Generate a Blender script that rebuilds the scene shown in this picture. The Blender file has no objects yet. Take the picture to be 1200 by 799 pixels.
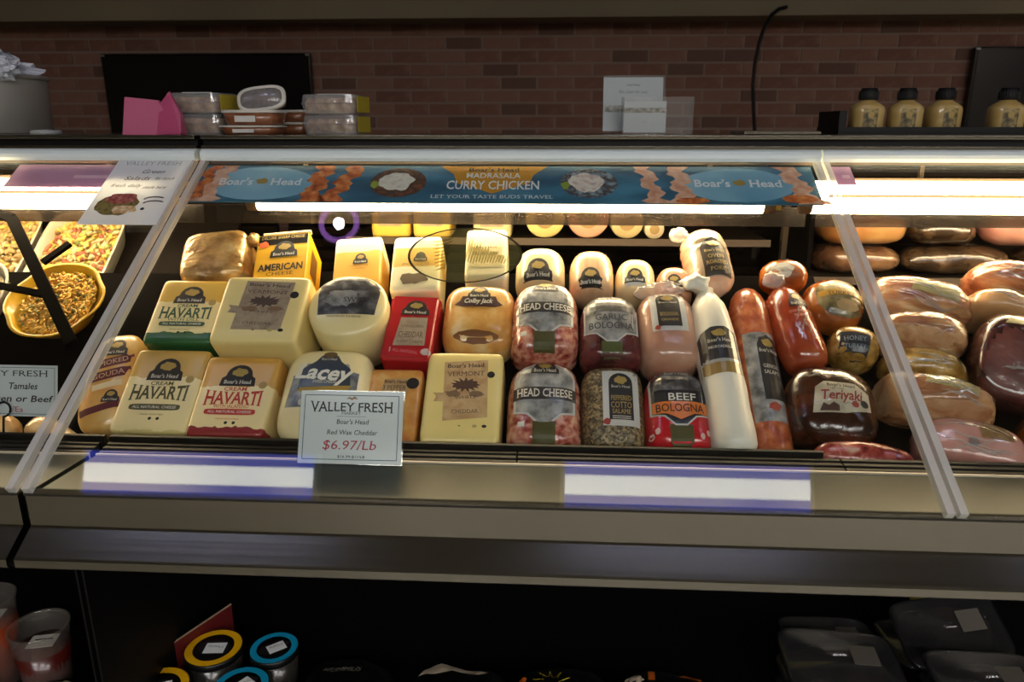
import bpy, bmesh, math, random
import numpy as np
from mathutils import Vector, Matrix, noise
from mathutils.bvhtree import BVHTree
from mathutils.geometry import delaunay_2d_cdt

# ------------------------------------------------------------------ camera, world, exposure
scene = bpy.context.scene
COL = scene.collection
random.seed(7)
R = math.radians
cam_d = bpy.data.cameras.new('camera')
cam_d.sensor_width = 36.0
cam_d.lens = 26.1
cam_d.clip_start = 0.02
cam_d.dof.use_dof = True
cam_d.dof.focus_distance = 1.28
cam_d.dof.aperture_fstop = 5.6
cam = bpy.data.objects.new('camera', cam_d)
COL.objects.link(cam)
cam.location = (0, 0, 1.45)
cam.rotation_euler = (R(90 - 16.093), 0, R(3.16))
scene.camera = cam

world = bpy.data.worlds.new('world')
scene.world = world
world.use_nodes = True
world.node_tree.nodes['Background'].inputs[0].default_value = (0.9, 0.95, 1.0, 1)
world.node_tree.nodes['Background'].inputs[1].default_value = 0.02

vs = scene.view_settings
vs.view_transform = 'Standard'
vs.look = 'None'
vs.gamma = 1.0
vs.use_curve_mapping = False
vs.exposure = 0.2

STRIP_POWER = 6.0        # ceiling strip diffusers
FILL_POWER = 17.0       # added fill panels, out of view over the shop floor
TUBE_POWER = 31.0        # warm tubes inside the counter

# ------------------------------------------------------------------ materials
def lin(h):
    h = h.lstrip('#')
    v = [int(h[i:i + 2], 16) / 255 for i in (0, 2, 4)]
    return tuple((c / 12.92 if c <= 0.04045 else ((c + 0.055) / 1.055) ** 2.4) for c in v) + (1,)

MATS = {}
def new_mat(name):
    m = bpy.data.materials.new(name)
    m.use_nodes = True
    MATS[name] = m
    return m, m.node_tree.nodes, m.node_tree.links, m.node_tree.nodes['Principled BSDF']

def pm(name, col, rough=0.5, metal=0.0, coat=0.0, bump=0.0, bscale=40, emit=0, var=0.0, vscale=6, spec=0.5):
    if name in MATS: return MATS[name]
    m, N, L, b = new_mat(name)
    c = lin(col)
    b.inputs['Base Color'].default_value = c
    b.inputs['Roughness'].default_value = rough
    b.inputs['Metallic'].default_value = metal
    b.inputs['Coat Weight'].default_value = coat
    b.inputs['Coat Roughness'].default_value = 0.12
    b.inputs['Specular IOR Level'].default_value = spec
    if emit:
        b.inputs['Emission Color'].default_value = c
        b.inputs['Emission Strength'].default_value = emit
    if bump or var:
        tc = N.new('ShaderNodeTexCoord')
        nz = N.new('ShaderNodeTexNoise')
        nz.inputs['Scale'].default_value = bscale
        nz.inputs['Detail'].default_value = 5
        L.new(tc.outputs['Object'], nz.inputs['Vector'])
        if bump:
            bp = N.new('ShaderNodeBump')
            bp.inputs['Strength'].default_value = bump
            bp.inputs['Distance'].default_value = 0.004
            L.new(nz.outputs['Fac'], bp.inputs['Height'])
            L.new(bp.outputs['Normal'], b.inputs['Normal'])
            L.new(bp.outputs['Normal'], b.inputs['Coat Normal'])
        if var:
            n2 = N.new('ShaderNodeTexNoise')
            n2.inputs['Scale'].default_value = vscale
            L.new(tc.outputs['Object'], n2.inputs['Vector'])
            rp = N.new('ShaderNodeValToRGB')
            rp.color_ramp.elements[0].position = 0.3
            rp.color_ramp.elements[1].position = 0.7
            rp.color_ramp.elements[0].color = tuple(x * (1 - var) for x in c[:3]) + (1,)
            rp.color_ramp.elements[1].color = tuple(min(1, x * (1 + var)) for x in c[:3]) + (1,)
            L.new(n2.outputs['Fac'], rp.inputs['Fac'])
            L.new(rp.outputs['Color'], b.inputs['Base Color'])
    return m

def mottled(name, cols, scale=60, rough=0.35, coat=0.6, bump=0.3, bscale=None, vor=False, stretch=(1, 1, 1), contrast=0.18, distort=0.0, metal=0.0):
    """several colours mixed by a noise (or by cells)"""
    if name in MATS: return MATS[name]
    m, N, L, b = new_mat(name)
    b.inputs['Roughness'].default_value = rough
    b.inputs['Coat Weight'].default_value = coat
    b.inputs['Coat Roughness'].default_value = 0.1
    b.inputs['Metallic'].default_value = metal
    tc = N.new('ShaderNodeTexCoord')
    mp = N.new('ShaderNodeMapping')
    mp.inputs['Scale'].default_value = stretch
    L.new(tc.outputs['Object'], mp.inputs['Vector'])
    rp = N.new('ShaderNodeValToRGB')
    els = rp.color_ramp.elements
    n = len(cols)
    while len(els) < n: els.new(0.5)
    for i, c in enumerate(cols):
        els[i].position = (0.5 - contrast + 2 * contrast * i / (n - 1)) if not vor else (i / max(1, n - 1)) * 0.9 + 0.05
        els[i].color = lin(c)
    if vor:
        t = N.new('ShaderNodeTexVoronoi')
        t.inputs['Scale'].default_value = scale
        L.new(mp.outputs['Vector'], t.inputs['Vector'])
        sp = N.new('ShaderNodeSeparateColor')
        L.new(t.outputs['Color'], sp.inputs['Color'])
        L.new(sp.outputs[0], rp.inputs['Fac'])
    else:
        t = N.new('ShaderNodeTexNoise')
        t.inputs['Scale'].default_value = scale
        t.inputs['Detail'].default_value = 6
        t.inputs['Distortion'].default_value = distort
        L.new(mp.outputs['Vector'], t.inputs['Vector'])
        L.new(t.outputs['Fac'], rp.inputs['Fac'])
    L.new(rp.outputs['Color'], b.inputs['Base Color'])
    if bump:
        t2 = N.new('ShaderNodeTexNoise')
        t2.inputs['Scale'].default_value = bscale or scale
        t2.inputs['Detail'].default_value = 4
        L.new(mp.outputs['Vector'], t2.inputs['Vector'])
        bp = N.new('ShaderNodeBump')
        bp.inputs['Strength'].default_value = bump
        bp.inputs['Distance'].default_value = 0.004
        L.new(t2.outputs['Fac'], bp.inputs['Height'])
        L.new(bp.outputs['Normal'], b.inputs['Normal'])
        L.new(bp.outputs['Normal'], b.inputs['Coat Normal'])
    return m

def banded(name, stops, wav=0.006, rough=0.4, coat=0.5):
    """printed wrapper: colour bands along the object's own Y, stops = [(y, colour), ...] rising"""
    if name in MATS: return MATS[name]
    m, N, L, b = new_mat(name)
    b.inputs['Roughness'].default_value = rough
    b.inputs['Coat Weight'].default_value = coat
    b.inputs['Coat Roughness'].default_value = 0.15
    tc = N.new('ShaderNodeTexCoord')
    nz = N.new('ShaderNodeTexNoise')
    nz.inputs['Scale'].default_value = 55
    L.new(tc.outputs['Object'], nz.inputs['Vector'])
    sx = N.new('ShaderNodeSeparateXYZ')
    L.new(tc.outputs['Object'], sx.inputs[0])
    a = N.new('ShaderNodeMath'); a.operation = 'MULTIPLY_ADD'
    a.inputs[1].default_value = wav * 2; a.inputs[2].default_value = -wav
    L.new(nz.outputs['Fac'], a.inputs[0])
    s = N.new('ShaderNodeMath'); s.operation = 'ADD'
    L.new(sx.outputs['Y'], s.inputs[0]); L.new(a.outputs[0], s.inputs[1])
    mr = N.new('ShaderNodeMapRange')
    mr.inputs['From Min'].default_value = -0.15; mr.inputs['From Max'].default_value = 0.15
    L.new(s.outputs[0], mr.inputs['Value'])
    rp = N.new('ShaderNodeValToRGB'); rp.color_ramp.interpolation = 'CONSTANT'
    els = rp.color_ramp.elements
    while len(els) < len(stops): els.new(0.5)
    for i, (y, c) in enumerate(stops):
        els[i].position = (y + 0.15) / 0.3; els[i].color = lin(c)
    L.new(mr.outputs[0], rp.inputs['Fac'])
    L.new(rp.outputs['Color'], b.inputs['Base Color'])
    return m

def clear(name, tint=(1, 1, 1), f0=0.04, rough=0.02, haze=0.0, hazecol=(0.8, 0.8, 0.8), bump=0.0, bscale=60):
    """thin clear sheet: see-through with Fresnel reflection and an optional milky share"""
    if name in MATS: return MATS[name]
    m, N, L, b = new_mat(name)
    N.remove(b)
    out = N['Material Output']
    tr = N.new('ShaderNodeBsdfTransparent'); tr.inputs[0].default_value = tint + (1,)
    gl = N.new('ShaderNodeBsdfGlossy'); gl.inputs['Roughness'].default_value = rough
    df = N.new('ShaderNodeBsdfDiffuse'); df.inputs[0].default_value = hazecol + (1,)
    lw = N.new('ShaderNodeLayerWeight'); lw.inputs['Blend'].default_value = 0.5
    pw = N.new('ShaderNodeMath'); pw.operation = 'POWER'; pw.inputs[1].default_value = 5
    L.new(lw.outputs['Facing'], pw.inputs[0])
    ma = N.new('ShaderNodeMath'); ma.operation = 'MULTIPLY_ADD'; ma.inputs[1].default_value = 1 - f0; ma.inputs[2].default_value = f0
    L.new(pw.outputs[0], ma.inputs[0])
    mh = N.new('ShaderNodeMixShader'); mh.inputs[0].default_value = haze
    L.new(tr.outputs[0], mh.inputs[1]); L.new(df.outputs[0], mh.inputs[2])
    mx = N.new('ShaderNodeMixShader')
    L.new(ma.outputs[0], mx.inputs[0]); L.new(mh.outputs[0], mx.inputs[1]); L.new(gl.outputs[0], mx.inputs[2])
    if bump:
        tc = N.new('ShaderNodeTexCoord'); t = N.new('ShaderNodeTexNoise'); t.inputs['Scale'].default_value = bscale
        L.new(tc.outputs['Object'], t.inputs['Vector'])
        bp = N.new('ShaderNodeBump'); bp.inputs['Strength'].default_value = bump; bp.inputs['Distance'].default_value = 0.004
        L.new(t.outputs['Fac'], bp.inputs['Height']); L.new(bp.outputs['Normal'], gl.inputs['Normal'])
    L.new(mx.outputs[0], out.inputs['Surface'])
    return m

def emitter(name, rgb, strength):
    if name in MATS: return MATS[name]
    m, N, L, b = new_mat(name)
    N.remove(b)
    e = N.new('ShaderNodeEmission'); e.inputs[0].default_value = tuple(rgb) + (1,); e.inputs[1].default_value = strength
    L.new(e.outputs[0], N['Material Output'].inputs['Surface'])
    return m

def brushed(name, col, rough=0.3, along='X'):
    if name in MATS: return MATS[name]
    m, N, L, b = new_mat(name)
    b.inputs['Base Color'].default_value = lin(col)
    b.inputs['Metallic'].default_value = 1.0
    b.inputs['Roughness'].default_value = rough
    tc = N.new('ShaderNodeTexCoord'); mp = N.new('ShaderNodeMapping')
    mp.inputs['Scale'].default_value = (1.5, 260, 260) if along == 'X' else (260, 260, 1.5)
    L.new(tc.outputs['Object'], mp.inputs['Vector'])
    nz = N.new('ShaderNodeTexNoise'); nz.inputs['Scale'].default_value = 1; nz.inputs['Detail'].default_value = 4
    L.new(mp.outputs['Vector'], nz.inputs['Vector'])
    mr = N.new('ShaderNodeMapRange'); mr.inputs['To Min'].default_value = rough * 0.75; mr.inputs['To Max'].default_value = rough * 1.3
    L.new(nz.outputs['Fac'], mr.inputs['Value']); L.new(mr.outputs[0], b.inputs['Roughness'])
    bp = N.new('ShaderNodeBump'); bp.inputs['Strength'].default_value = 0.04; bp.inputs['Distance'].default_value = 0.001
    L.new(nz.outputs['Fac'], bp.inputs['Height']); L.new(bp.outputs['Normal'], b.inputs['Normal'])
    return m

M_STEEL = brushed('brushed_steel', '#8b887d', 0.20)
M_STEEL_POT = brushed('pot_steel', '#c9c6be', 0.42, 'Z')
M_STEEL_POT.node_tree.nodes['Principled BSDF'].inputs['Metallic'].default_value = 0.6
M_FASCIA = pm('pale_fascia_metal', '#d5e0e0', 0.4, 0.0)
M_BLACK = pm('black_plastic', '#080706', 0.5, spec=.25)
M_BLACKG = pm('black_gloss', '#060606', 0.12)
M_DARK = pm('dark_interior', '#030202', 0.85, spec=.04)
M_CANOPY = pm('canopy_bronze', '#5a4834', 0.5, 0.2)
M_SLAT = pm('rear_slat', '#140c07', 0.7, spec=.1)
M_WHITE = pm('white_paper', '#e6e9ea', 0.6)
def paper(name, col, share=.5):
    m, N, L, b = new_mat(name)
    b.inputs['Base Color'].default_value = lin(col); b.inputs['Roughness'].default_value = .6
    tl = N.new('ShaderNodeBsdfTranslucent'); tl.inputs[0].default_value = lin(col)
    mx = N.new('ShaderNodeMixShader'); mx.inputs[0].default_value = share
    L.new(b.outputs[0], mx.inputs[1]); L.new(tl.outputs[0], mx.inputs[2]); L.new(mx.outputs[0], N['Material Output'].inputs['Surface'])
    return m
M_THIN = paper('thin_paper', '#eef1f2', .35)
M_INK = pm('black_ink', '#1a1a1c', 0.6)
M_GLASS = clear('counter_glass', (0.97, 0.985, 0.975), 0.045, 0.0)
M_EDGE = clear('glass_edge', (0.85, 0.87, 0.86), 0.16, 0.12, 0.5, (0.9, 0.88, 0.84))
M_ACRYL = clear('clear_acrylic', (0.95, 0.96, 0.96), 0.06, 0.03, 0.06)
M_LIP = clear('smoked_lip', (0.34, 0.30, 0.27), 0.03, 0.3, 0.045, (0.16, 0.13, 0.10))
M_WRAP = clear('clear_wrap', (0.97, 0.97, 0.97), 0.06, 0.08, 0.05, bump=0.6, bscale=70)

# ------------------------------------------------------------------ object helpers
def link(o, parent=None):
    COL.objects.link(o)
    if parent is not None: o.parent = parent
    return o

def mesh(name, verts, faces, mat=None, parent=None, smooth=False, mats=None, fm=None):
    me = bpy.data.meshes.new(name)
    me.from_pydata([tuple(v) for v in verts], [], faces)
    for m in (mats or [mat]):
        if m: me.materials.append(m)
    if fm is not None:
        for p, i in zip(me.polygons, fm): p.material_index = i
    if smooth:
        me.polygons.foreach_set('use_smooth', [True] * len(me.polygons))
    me.update()
    return link(bpy.data.objects.new(name, me), parent)

def from_bm(name, bm, mat, parent=None, smooth=False):
    me = bpy.data.meshes.new(name)
    bm.normal_update()
    bm.to_mesh(me); bm.free()
    me.materials.append(mat)
    if smooth:
        me.polygons.foreach_set('use_smooth', [True] * len(me.polygons))
    return link(bpy.data.objects.new(name, me), parent)

def bm_box(bm, c, d, mtx=None):
    r = bmesh.ops.create_cube(bm, size=1)
    M = Matrix.Translation(c) @ Matrix.Diagonal((d[0], d[1], d[2], 1))
    if mtx is not None: M = mtx @ M
    bmesh.ops.transform(bm, matrix=M, verts=r['verts'])
    return r['verts']

def box(name, c, d, mat, parent=None, bev=0.0, seg=2, rot=None):
    bm = bmesh.new()
    bm_box(bm, (0, 0, 0), d)
    if bev:
        bmesh.ops.bevel(bm, geom=list(bm.edges), offset=bev, segments=seg, affect='EDGES', profile=0.6)
    M = Matrix.Translation(c)
    if rot is not None: M = M @ rot
    bmesh.ops.transform(bm, matrix=M, verts=bm.verts)
    return from_bm(name, bm, mat, parent, False)

def boxb(name, x0, x1, y0, y1, z0, z1, mat, parent=None, bev=0.0):
    return box(name, ((x0 + x1) / 2, (y0 + y1) / 2, (z0 + z1) / 2), (abs(x1 - x0), abs(y1 - y0), abs(z1 - z0)), mat, parent, bev)

def extrude_x(name, prof, x0, x1, mat, parent=None, smooth=False):
    n = len(prof)
    v = [(x0, y, z) for y, z in prof] + [(x1, y, z) for y, z in prof]
    f = [tuple(range(n - 1, -1, -1)), tuple(range(n, 2 * n))]
    f += [(i, (i + 1) % n, n + (i + 1) % n, n + i) for i in range(n)]
    o = mesh(name, v, f, mat, parent, smooth)
    bm = bmesh.new(); bm.from_mesh(o.data); bmesh.ops.recalc_face_normals(bm, faces=bm.faces); bm.to_mesh(o.data); bm.free()
    return o

def lathe(name, prof, mat, parent=None, seg=40, loc=(0, 0, 0), smooth=True, close=True):
    v, f = [], []
    for r, z in prof:
        for k in range(seg):
            a = 2 * math.pi * k / seg
            v.append((loc[0] + r * math.cos(a), loc[1] + r * math.sin(a), loc[2] + z))
    for i in range(len(prof) - 1):
        for k in range(seg):
            f.append((i * seg + k, i * seg + (k + 1) % seg, (i + 1) * seg + (k + 1) % seg, (i + 1) * seg + k))
    if close:
        f.append(tuple(range(seg - 1, -1, -1)))
        f.append(tuple((len(prof) - 1) * seg + k for k in range(seg)))
    return mesh(name, v, f, mat, parent, smooth)

def tube_path(name, pts, r, mat, parent=None, seg=10):
    v, f = [], []
    P = [Vector(p) for p in pts]
    for i, p in enumerate(P):
        d = (P[min(i + 1, len(P) - 1)] - P[max(i - 1, 0)]).normalized()
        a = d.cross(Vector((0, 1, 0)) if abs(d.y) < 0.9 else Vector((1, 0, 0))).normalized()
        b = d.cross(a)
        for k in range(seg):
            t = 2 * math.pi * k / seg
            v.append(p + a * (r * math.cos(t)) + b * (r * math.sin(t)))
    n = len(P)
    for i in range(n - 1):
        for k in range(seg):
            f.append((i * seg + k, i * seg + (k + 1) % seg, (i + 1) * seg + (k + 1) % seg, (i + 1) * seg + k))
    f.append(tuple(range(seg - 1, -1, -1))); f.append(tuple((n - 1) * seg + k for k in range(seg)))
    return mesh(name, v, f, mat, parent, True)

def ring_outline(kind, n=32, w=1, h=1, k=4):
    """superellipse outline, w/h half sizes"""
    out = []
    for i in range(n):
        a = 2 * math.pi * i / n
        c, s = math.cos(a), math.sin(a)
        out.append((w * math.copysign(abs(c) ** (2 / k), c), h * math.copysign(abs(s) ** (2 / k), s)))
    return out

def loft_z(name, rings, mat, parent=None, smooth=True, n=36, cap0=True, cap1=True):
    """rings = [(z, halfw, halfd, k), ...]"""
    v, f = [], []
    for z, w, d, k in rings:
        v += [(x, y, z) for x, y in ring_outline('', n, w, d, k)]
    for i in range(len(rings) - 1):
        for j in range(n):
            f.append((i * n + j, i * n + (j + 1) % n, (i + 1) * n + (j + 1) % n, (i + 1) * n + j))
    if cap0: f.append(tuple(range(n - 1, -1, -1)))
    if cap1: f.append(tuple((len(rings) - 1) * n + j for j in range(n)))
    return mesh(name, v, f, mat, parent, smooth)

def thing(name, label, cat, loc=(0, 0, 0), rot=None, group=None):
    o = bpy.data.objects.new(name, None)
    o.empty_display_size = 0.03
    COL.objects.link(o)
    M = Matrix.Translation(loc)
    if rot is not None: M = M @ rot
    o.matrix_world = M
    o['label'] = label; o['category'] = cat
    if group: o['group'] = group
    return o

def tag(o, label, cat=None, group=None, kind=None):
    o['label'] = label
    if cat: o['category'] = cat
    if group: o['group'] = group
    if kind: o['kind'] = kind
    return o

# ------------------------------------------------------------------ lettering
_TC = {}
def glyphs(s, bold=0.0, serif=False):
    key = (s, bold, serif)
    if key in _TC: return _TC[key]
    cu = bpy.data.curves.new('t', 'FONT'); cu.body = s; cu.size = 1; cu.offset = bold; cu.resolution_u = 2; cu.fill_mode = 'FRONT'
    ob = bpy.data.objects.new('t', cu)
    me = ob.to_mesh()
    V = [(v.co.x, v.co.y) for v in me.vertices]
    me.calc_loop_triangles()
    F = [tuple(t.vertices) for t in me.loop_triangles]
    if serif and V:
        hi = 0.0
        cap = max(v[1] for v in V)
        from collections import Counter
        ys = Counter(round(v[1], 3) for v in V)
        lv = [y for y, c in ys.items() if c >= 2]
        ec = Counter()
        for t in F:
            for a, b in ((t[0], t[1]), (t[1], t[2]), (t[2], t[0])): ec[tuple(sorted((a, b)))] += 1
        segs = []
        for (a, b), c in ec.items():
            if c == 1 and abs(V[a][1] - V[b][1]) < 0.004:
                y = V[a][1]
                if min(abs(y - bold * -1), abs(y)) < 0.03 or abs(y - cap) < 0.05:
                    x0, x1 = sorted((V[a][0], V[b][0]))
                    if x1 - x0 < 0.3: segs.append((x0, x1, y))
        for x0, x1, y in segs:
            n = len(V); e = 0.055; t = 0.045
            yy = (y, y + t) if y < cap / 2 else (y - t, y)
            V += [(x0 - e, yy[0]), (x1 + e, yy[0]), (x1 + e, yy[1]), (x0 - e, yy[1])]
            F += [(n, n + 1, n + 2), (n, n + 2, n + 3)]
    ob.to_mesh_clear()
    bpy.data.objects.remove(ob); bpy.data.curves.remove(cu)
    if V:
        x0 = min(v[0] for v in V); x1 = max(v[0] for v in V)
    else: x0 = x1 = 0
    V = [(v[0] - (x0 + x1) / 2, v[1]) for v in V]
    _TC[key] = (V, F, x1 - x0)
    return _TC[key]

def text2d(lines):
    """lines = [(string, cx, cy, cap height, width or None, opts)], centred; returns V, F"""
    V, F = [], []
    for ln in lines:
        s, cx, cy, h = ln[:4]
        width = ln[4] if len(ln) > 4 else None
        op = ln[5] if len(ln) > 5 else {}
        gv, gf, gw = glyphs(s, op.get('bold', 0.0), op.get('serif', False))
        if not gv: continue
        sy = h / 0.69
        sx = width / gw if width else sy
        sh = op.get('shear', 0.0); ro = R(op.get('rot', 0)); arc = op.get('arc', 0.0); flare = op.get('flare', 0.0)
        n0 = len(V)
        for x, y in gv:
            X = x * sx; Y = (y - 0.345) * sy
            if flare and gw: Y *= 1 + flare * (abs(x) / (gw / 2)) ** 1.5
            X += Y * sh
            if arc and gw: Y += arc * (1 - (x / (gw / 2)) ** 2)
            V.append((cx + X * math.cos(ro) - Y * math.sin(ro), cy + X * math.sin(ro) + Y * math.cos(ro)))
        F += [tuple(i + n0 for i in t) for t in gf]
    return V, F

def rect(cx, cy, w, h, rot=0):
    c, s = math.cos(R(rot)), math.sin(R(rot))
    return [(cx + x * c - y * s, cy + x * s + y * c) for x, y in ((-w / 2, -h / 2), (w / 2, -h / 2), (w / 2, h / 2), (-w / 2, h / 2))]

def ell(cx, cy, a, b, n=24, rot=0, k=2):
    c, s = math.cos(R(rot)), math.sin(R(rot))
    return [(cx + x * c - y * s, cy + x * s + y * c) for x, y in ring_outline('', n, a, b, k)]

def blob(cx, cy, a, b, seed, amp=0.25, n=26):
    out = []
    for i in range(n):
        t = 2 * math.pi * i / n
        r = 1 + amp * noise.noise((math.cos(t) * 1.7 + seed * 3.1, math.sin(t) * 1.7, seed))+ amp * 0.6 * noise.noise((math.cos(t) * 4 + seed, math.sin(t) * 4, seed * 2))
        out.append((cx + a * r * math.cos(t), cy + b * r * math.sin(t)))
    return out

def arch(cx, cy, w, h, foot=0.0):
    """arched badge: round top, straight sides, flared foot"""
    p = [(cx - w / 2 - foot, cy - h / 2), (cx + w / 2 + foot, cy - h / 2), (cx + w / 2 + foot * .6, cy - h * .12), (cx + w / 2 * .92, cy - h * .05)]
    for i in range(0, 13):
        a = math.pi * i / 12
        p.append((cx + w / 2 * .86 * math.cos(a), cy + h * .02 + h * .48 * math.sin(a)))
    p += [(cx - w / 2 * .92, cy - h * .05), (cx - w / 2 - foot * .6, cy - h * .12)]
    return p

def triangulate(poly, step):
    xs = [p[0] for p in poly]; ys = [p[1] for p in poly]
    # resample the outline
    out = []
    n = len(poly)
    for i in range(n):
        a = Vector(poly[i]); b = Vector(poly[(i + 1) % n])
        k = max(1, int((b - a).length / step))
        for j in range(k): out.append(a.lerp(b, j / k))
    nb = len(out)
    pts = list(out)
    def inside(x, y):
        c = False
        for i in range(nb):
            p, q = out[i], out[i - 1]
            if (p.y > y) != (q.y > y) and x < (q.x - p.x) * (y - p.y) / (q.y - p.y) + p.x: c = not c
        return c
    y = min(ys) + step / 2
    while y < max(ys):
        x = min(xs) + step / 2
        while x < max(xs):
            if inside(x, y) and min((Vector((x, y)) - o).length_squared for o in out) > (step * .4) ** 2: pts.append(Vector((x, y)))
            x += step
        y += step
    v, e, f, *_ = delaunay_2d_cdt(pts, [], [list(range(nb))], 1, 1e-7)
    return [(p.x, p.y) for p in v], [tuple(t) for t in f]

class Art:
    """prints flat shapes and lettering on the upper side (+Z) of a body, following its relief"""
    def __init__(self, body, step=0.012, flat=None):
        self.step = step; self.flat = flat; self.lift = 0.0005
        if flat is None:
            me = body.data
            self.bvh = BVHTree.FromPolygons([v.co.copy() for v in me.vertices], [tuple(p.vertices) for p in me.polygons])
    def z(self, x, y):
        if self.flat is not None: return self.flat
        h = self.bvh.ray_cast(Vector((x, y, 1)), Vector((0, 0, -1)))[0]
        return h.z if h else None
    def put(self, name, V, F, mat, parent, lift):
        zz = [self.z(x, y) for x, y in V]
        F = [t for t in F if all(zz[i] is not None for i in t)]
        V = [(x, y, (z if z is not None else 0) + lift) for (x, y), z in zip(V, zz)]
        return mesh(name, V, F, mat, parent, False)
    def poly(self, name, pts, mat, parent, lift=0.0006, step=None):
        v, f = triangulate(pts, step or self.step)
        # make all faces look up
        f2 = []
        for t in f:
            a, b, c = (Vector(v[i]) for i in t[:3])
            f2.append(t if (b - a).cross(c - a) > 0 else tuple(reversed(t)))
        return self.put(name, v, f2, mat, parent, lift)
    def text(self, name, lines, mat, parent, lift=0.0014):
        V, F = text2d(lines)
        return self.put(name, V, F, mat, parent, lift)

M_EMB = pm('emblem_dark', '#1d1b1c', 0.45)
M_GOLD = pm('emblem_gold', '#a58a45', 0.45)
M_LET = pm('lettering_pale', '#d9d4c6', 0.5)
M_LETG = pm('lettering_gold', '#b89b58', 0.5)
M_OLIVE = pm('olive_strip', '#4c471d', 0.45)
M_SILV = mottled('print_silver', ['#4c4c4e', '#8d8d8c', '#b3b2ae'], 45, 0.4, 0.5, 0)
M_NIGHT = mottled('print_charcoal', ['#1d1d20', '#45454a', '#7b7a7b'], 60, 0.4, 0.5, 0)
M_BORDER = pm('label_border', '#c9c7c1', 0.4, coat=0.4)
M_KRAFT = mottled('kraft_print', ['#b58d5e', '#c4a171', '#cfae80'], 60, 0.6, 0.2, 0)
M_KRAFT2 = mottled('kraft_print_grey', ['#8d7a66', '#a08d78', '#ad9a83'], 60, 0.6, 0.2, 0)
M_BROWN = pm('print_brown', '#4f3328', 0.6)
M_MAROON = pm('print_maroon', '#5a1620', 0.5)
BH = "Boar's Head"

def emblem(art, par, cx, cy, w, h=None, gold=True, foot=None):
    h = h or w * 0.8
    art.poly('emblem', arch(cx, cy, w * .86, h, w * .08 if foot is None else foot), M_EMB, par, art.lift + .0006)
    if gold:
        art.poly('emblem_oval', blob(cx, cy + h * .14, w * .20, h * .19, 2.3, 0.3), M_GOLD, par, art.lift + .0011)
    art.text('emblem_lettering', [(BH, cx, cy - h * .31, h * .17, w * .78, {'bold': .01, 'serif': True})], M_LET, par, art.lift + .0012)

# ------------------------------------------------------------------ the room
XL, XR, YF, YB, ZC = -6.0, 6.0, -7.0, 4.3, 3.2
M_FLOOR = pm('floor_tile', '#9a9284', 0.4, var=0.15, vscale=2)
M_CEIL = pm('ceiling_paint', '#6b6659', 0.8, var=0.08)
M_WALL = pm('store_wall', '#5b5348', 0.8, var=0.1)
tag(boxb('floor', XL, XR, YF, YB + .2, -0.1, 0, M_FLOOR), 'dark tiled shop floor under the counter', 'floor', kind='structure')
tag(boxb('ceiling', XL, XR, YF, YB + .2, ZC, ZC + .1, M_CEIL), 'plain dim ceiling over the shop', 'ceiling', kind='structure')
tag(boxb('wall_left', XL - .1, XL, YF, YB + .2, 0, ZC, M_WALL), 'plain wall at the end of the shop past the salad counter', 'wall', kind='structure')
tag(boxb('wall_right', XR, XR + .1, YF, YB + .2, 0, ZC, M_WALL), 'plain wall at the end of the shop past the ham counter', 'wall', kind='structure')
tag(boxb('wall_front', XL, XR, YF - .1, YF, 0, ZC, M_WALL), 'plain wall facing the deli counter', 'wall', kind='structure')

# brick wall: bed of mortar, each brick in view its own object, the rest joined
M_MORTAR = pm('mortar', '#8c776a', 0.85, bump=0.3, bscale=120)
wall = tag(boxb('wall_back', XL, XR, YB, YB + .2, 0, ZC, M_MORTAR), 'reddish brown brick wall behind the deli counter', 'wall', kind='structure')
BRICKS = []
for i, c in enumerate(['#7a5240', '#805a48', '#714b3b', '#85604d', '#644537']):
    m = mottled('brick_clay_%d' % i, [c, c, '#8d6855' if i < 4 else '#6c4b3d'], 18, 0.8, 0.0, 0.5, bscale=90, contrast=0.3)
    bm = bmesh.new(); bm_box(bm, (0, 0, 0), (.190, .016, .057))
    me = bpy.data.meshes.new('brick'); bm.to_mesh(me); bm.free(); me.materials.append(m)
    BRICKS.append(me)
rest_v, rest_f = [], []
PX, PZ = 0.2, 0.0685
rr = random.Random(3)
for r in range(0, 47):
    z = 0.035 + r * PZ
    for c in range(-30, 31):
        x = c * PX + (PX / 2 if r % 2 else 0)
        if abs(x) > 5.9: continue
        dy = rr.uniform(-.002, .002)
        if 1.385 < z < 2.02 and -3.2 < x < 2.62:
            k = rr.choice([0, 0, 0, 1, 1, 2, 3, 3, 4])
            o = bpy.data.objects.new('brick', BRICKS[k]); link(o, wall)
            o.location = (x, YB + .003 + dy, z)
        else:
            n = len(rest_v)
            for sy in (YB - .014 + dy, YB + .002):
                rest_v += [(x - .095, sy, z - .0285), (x + .095, sy, z - .0285), (x + .095, sy, z + .0285), (x - .095, sy, z + .0285)]
            rest_f += [(n, n + 1, n + 2, n + 3), (n, n + 4, n + 5, n + 1), (n + 1, n + 5, n + 6, n + 2), (n + 2, n + 6, n + 7, n + 3), (n + 3, n + 7, n + 4, n)]
bf = mesh('brick_field', rest_v, rest_f, MATS['brick_clay_0'], wall); bf['kind'] = 'stuff'

M_SOFFIT = pm('soffit_paint', '#7d7056', 0.75, var=0.12, vscale=1.3)
sof = tag(boxb('soffit', XL, XR, 4.07, 4.27, 1.983, ZC, M_SOFFIT), 'low brownish soffit hanging in front of the brick wall', 'soffit', kind='structure')

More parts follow.
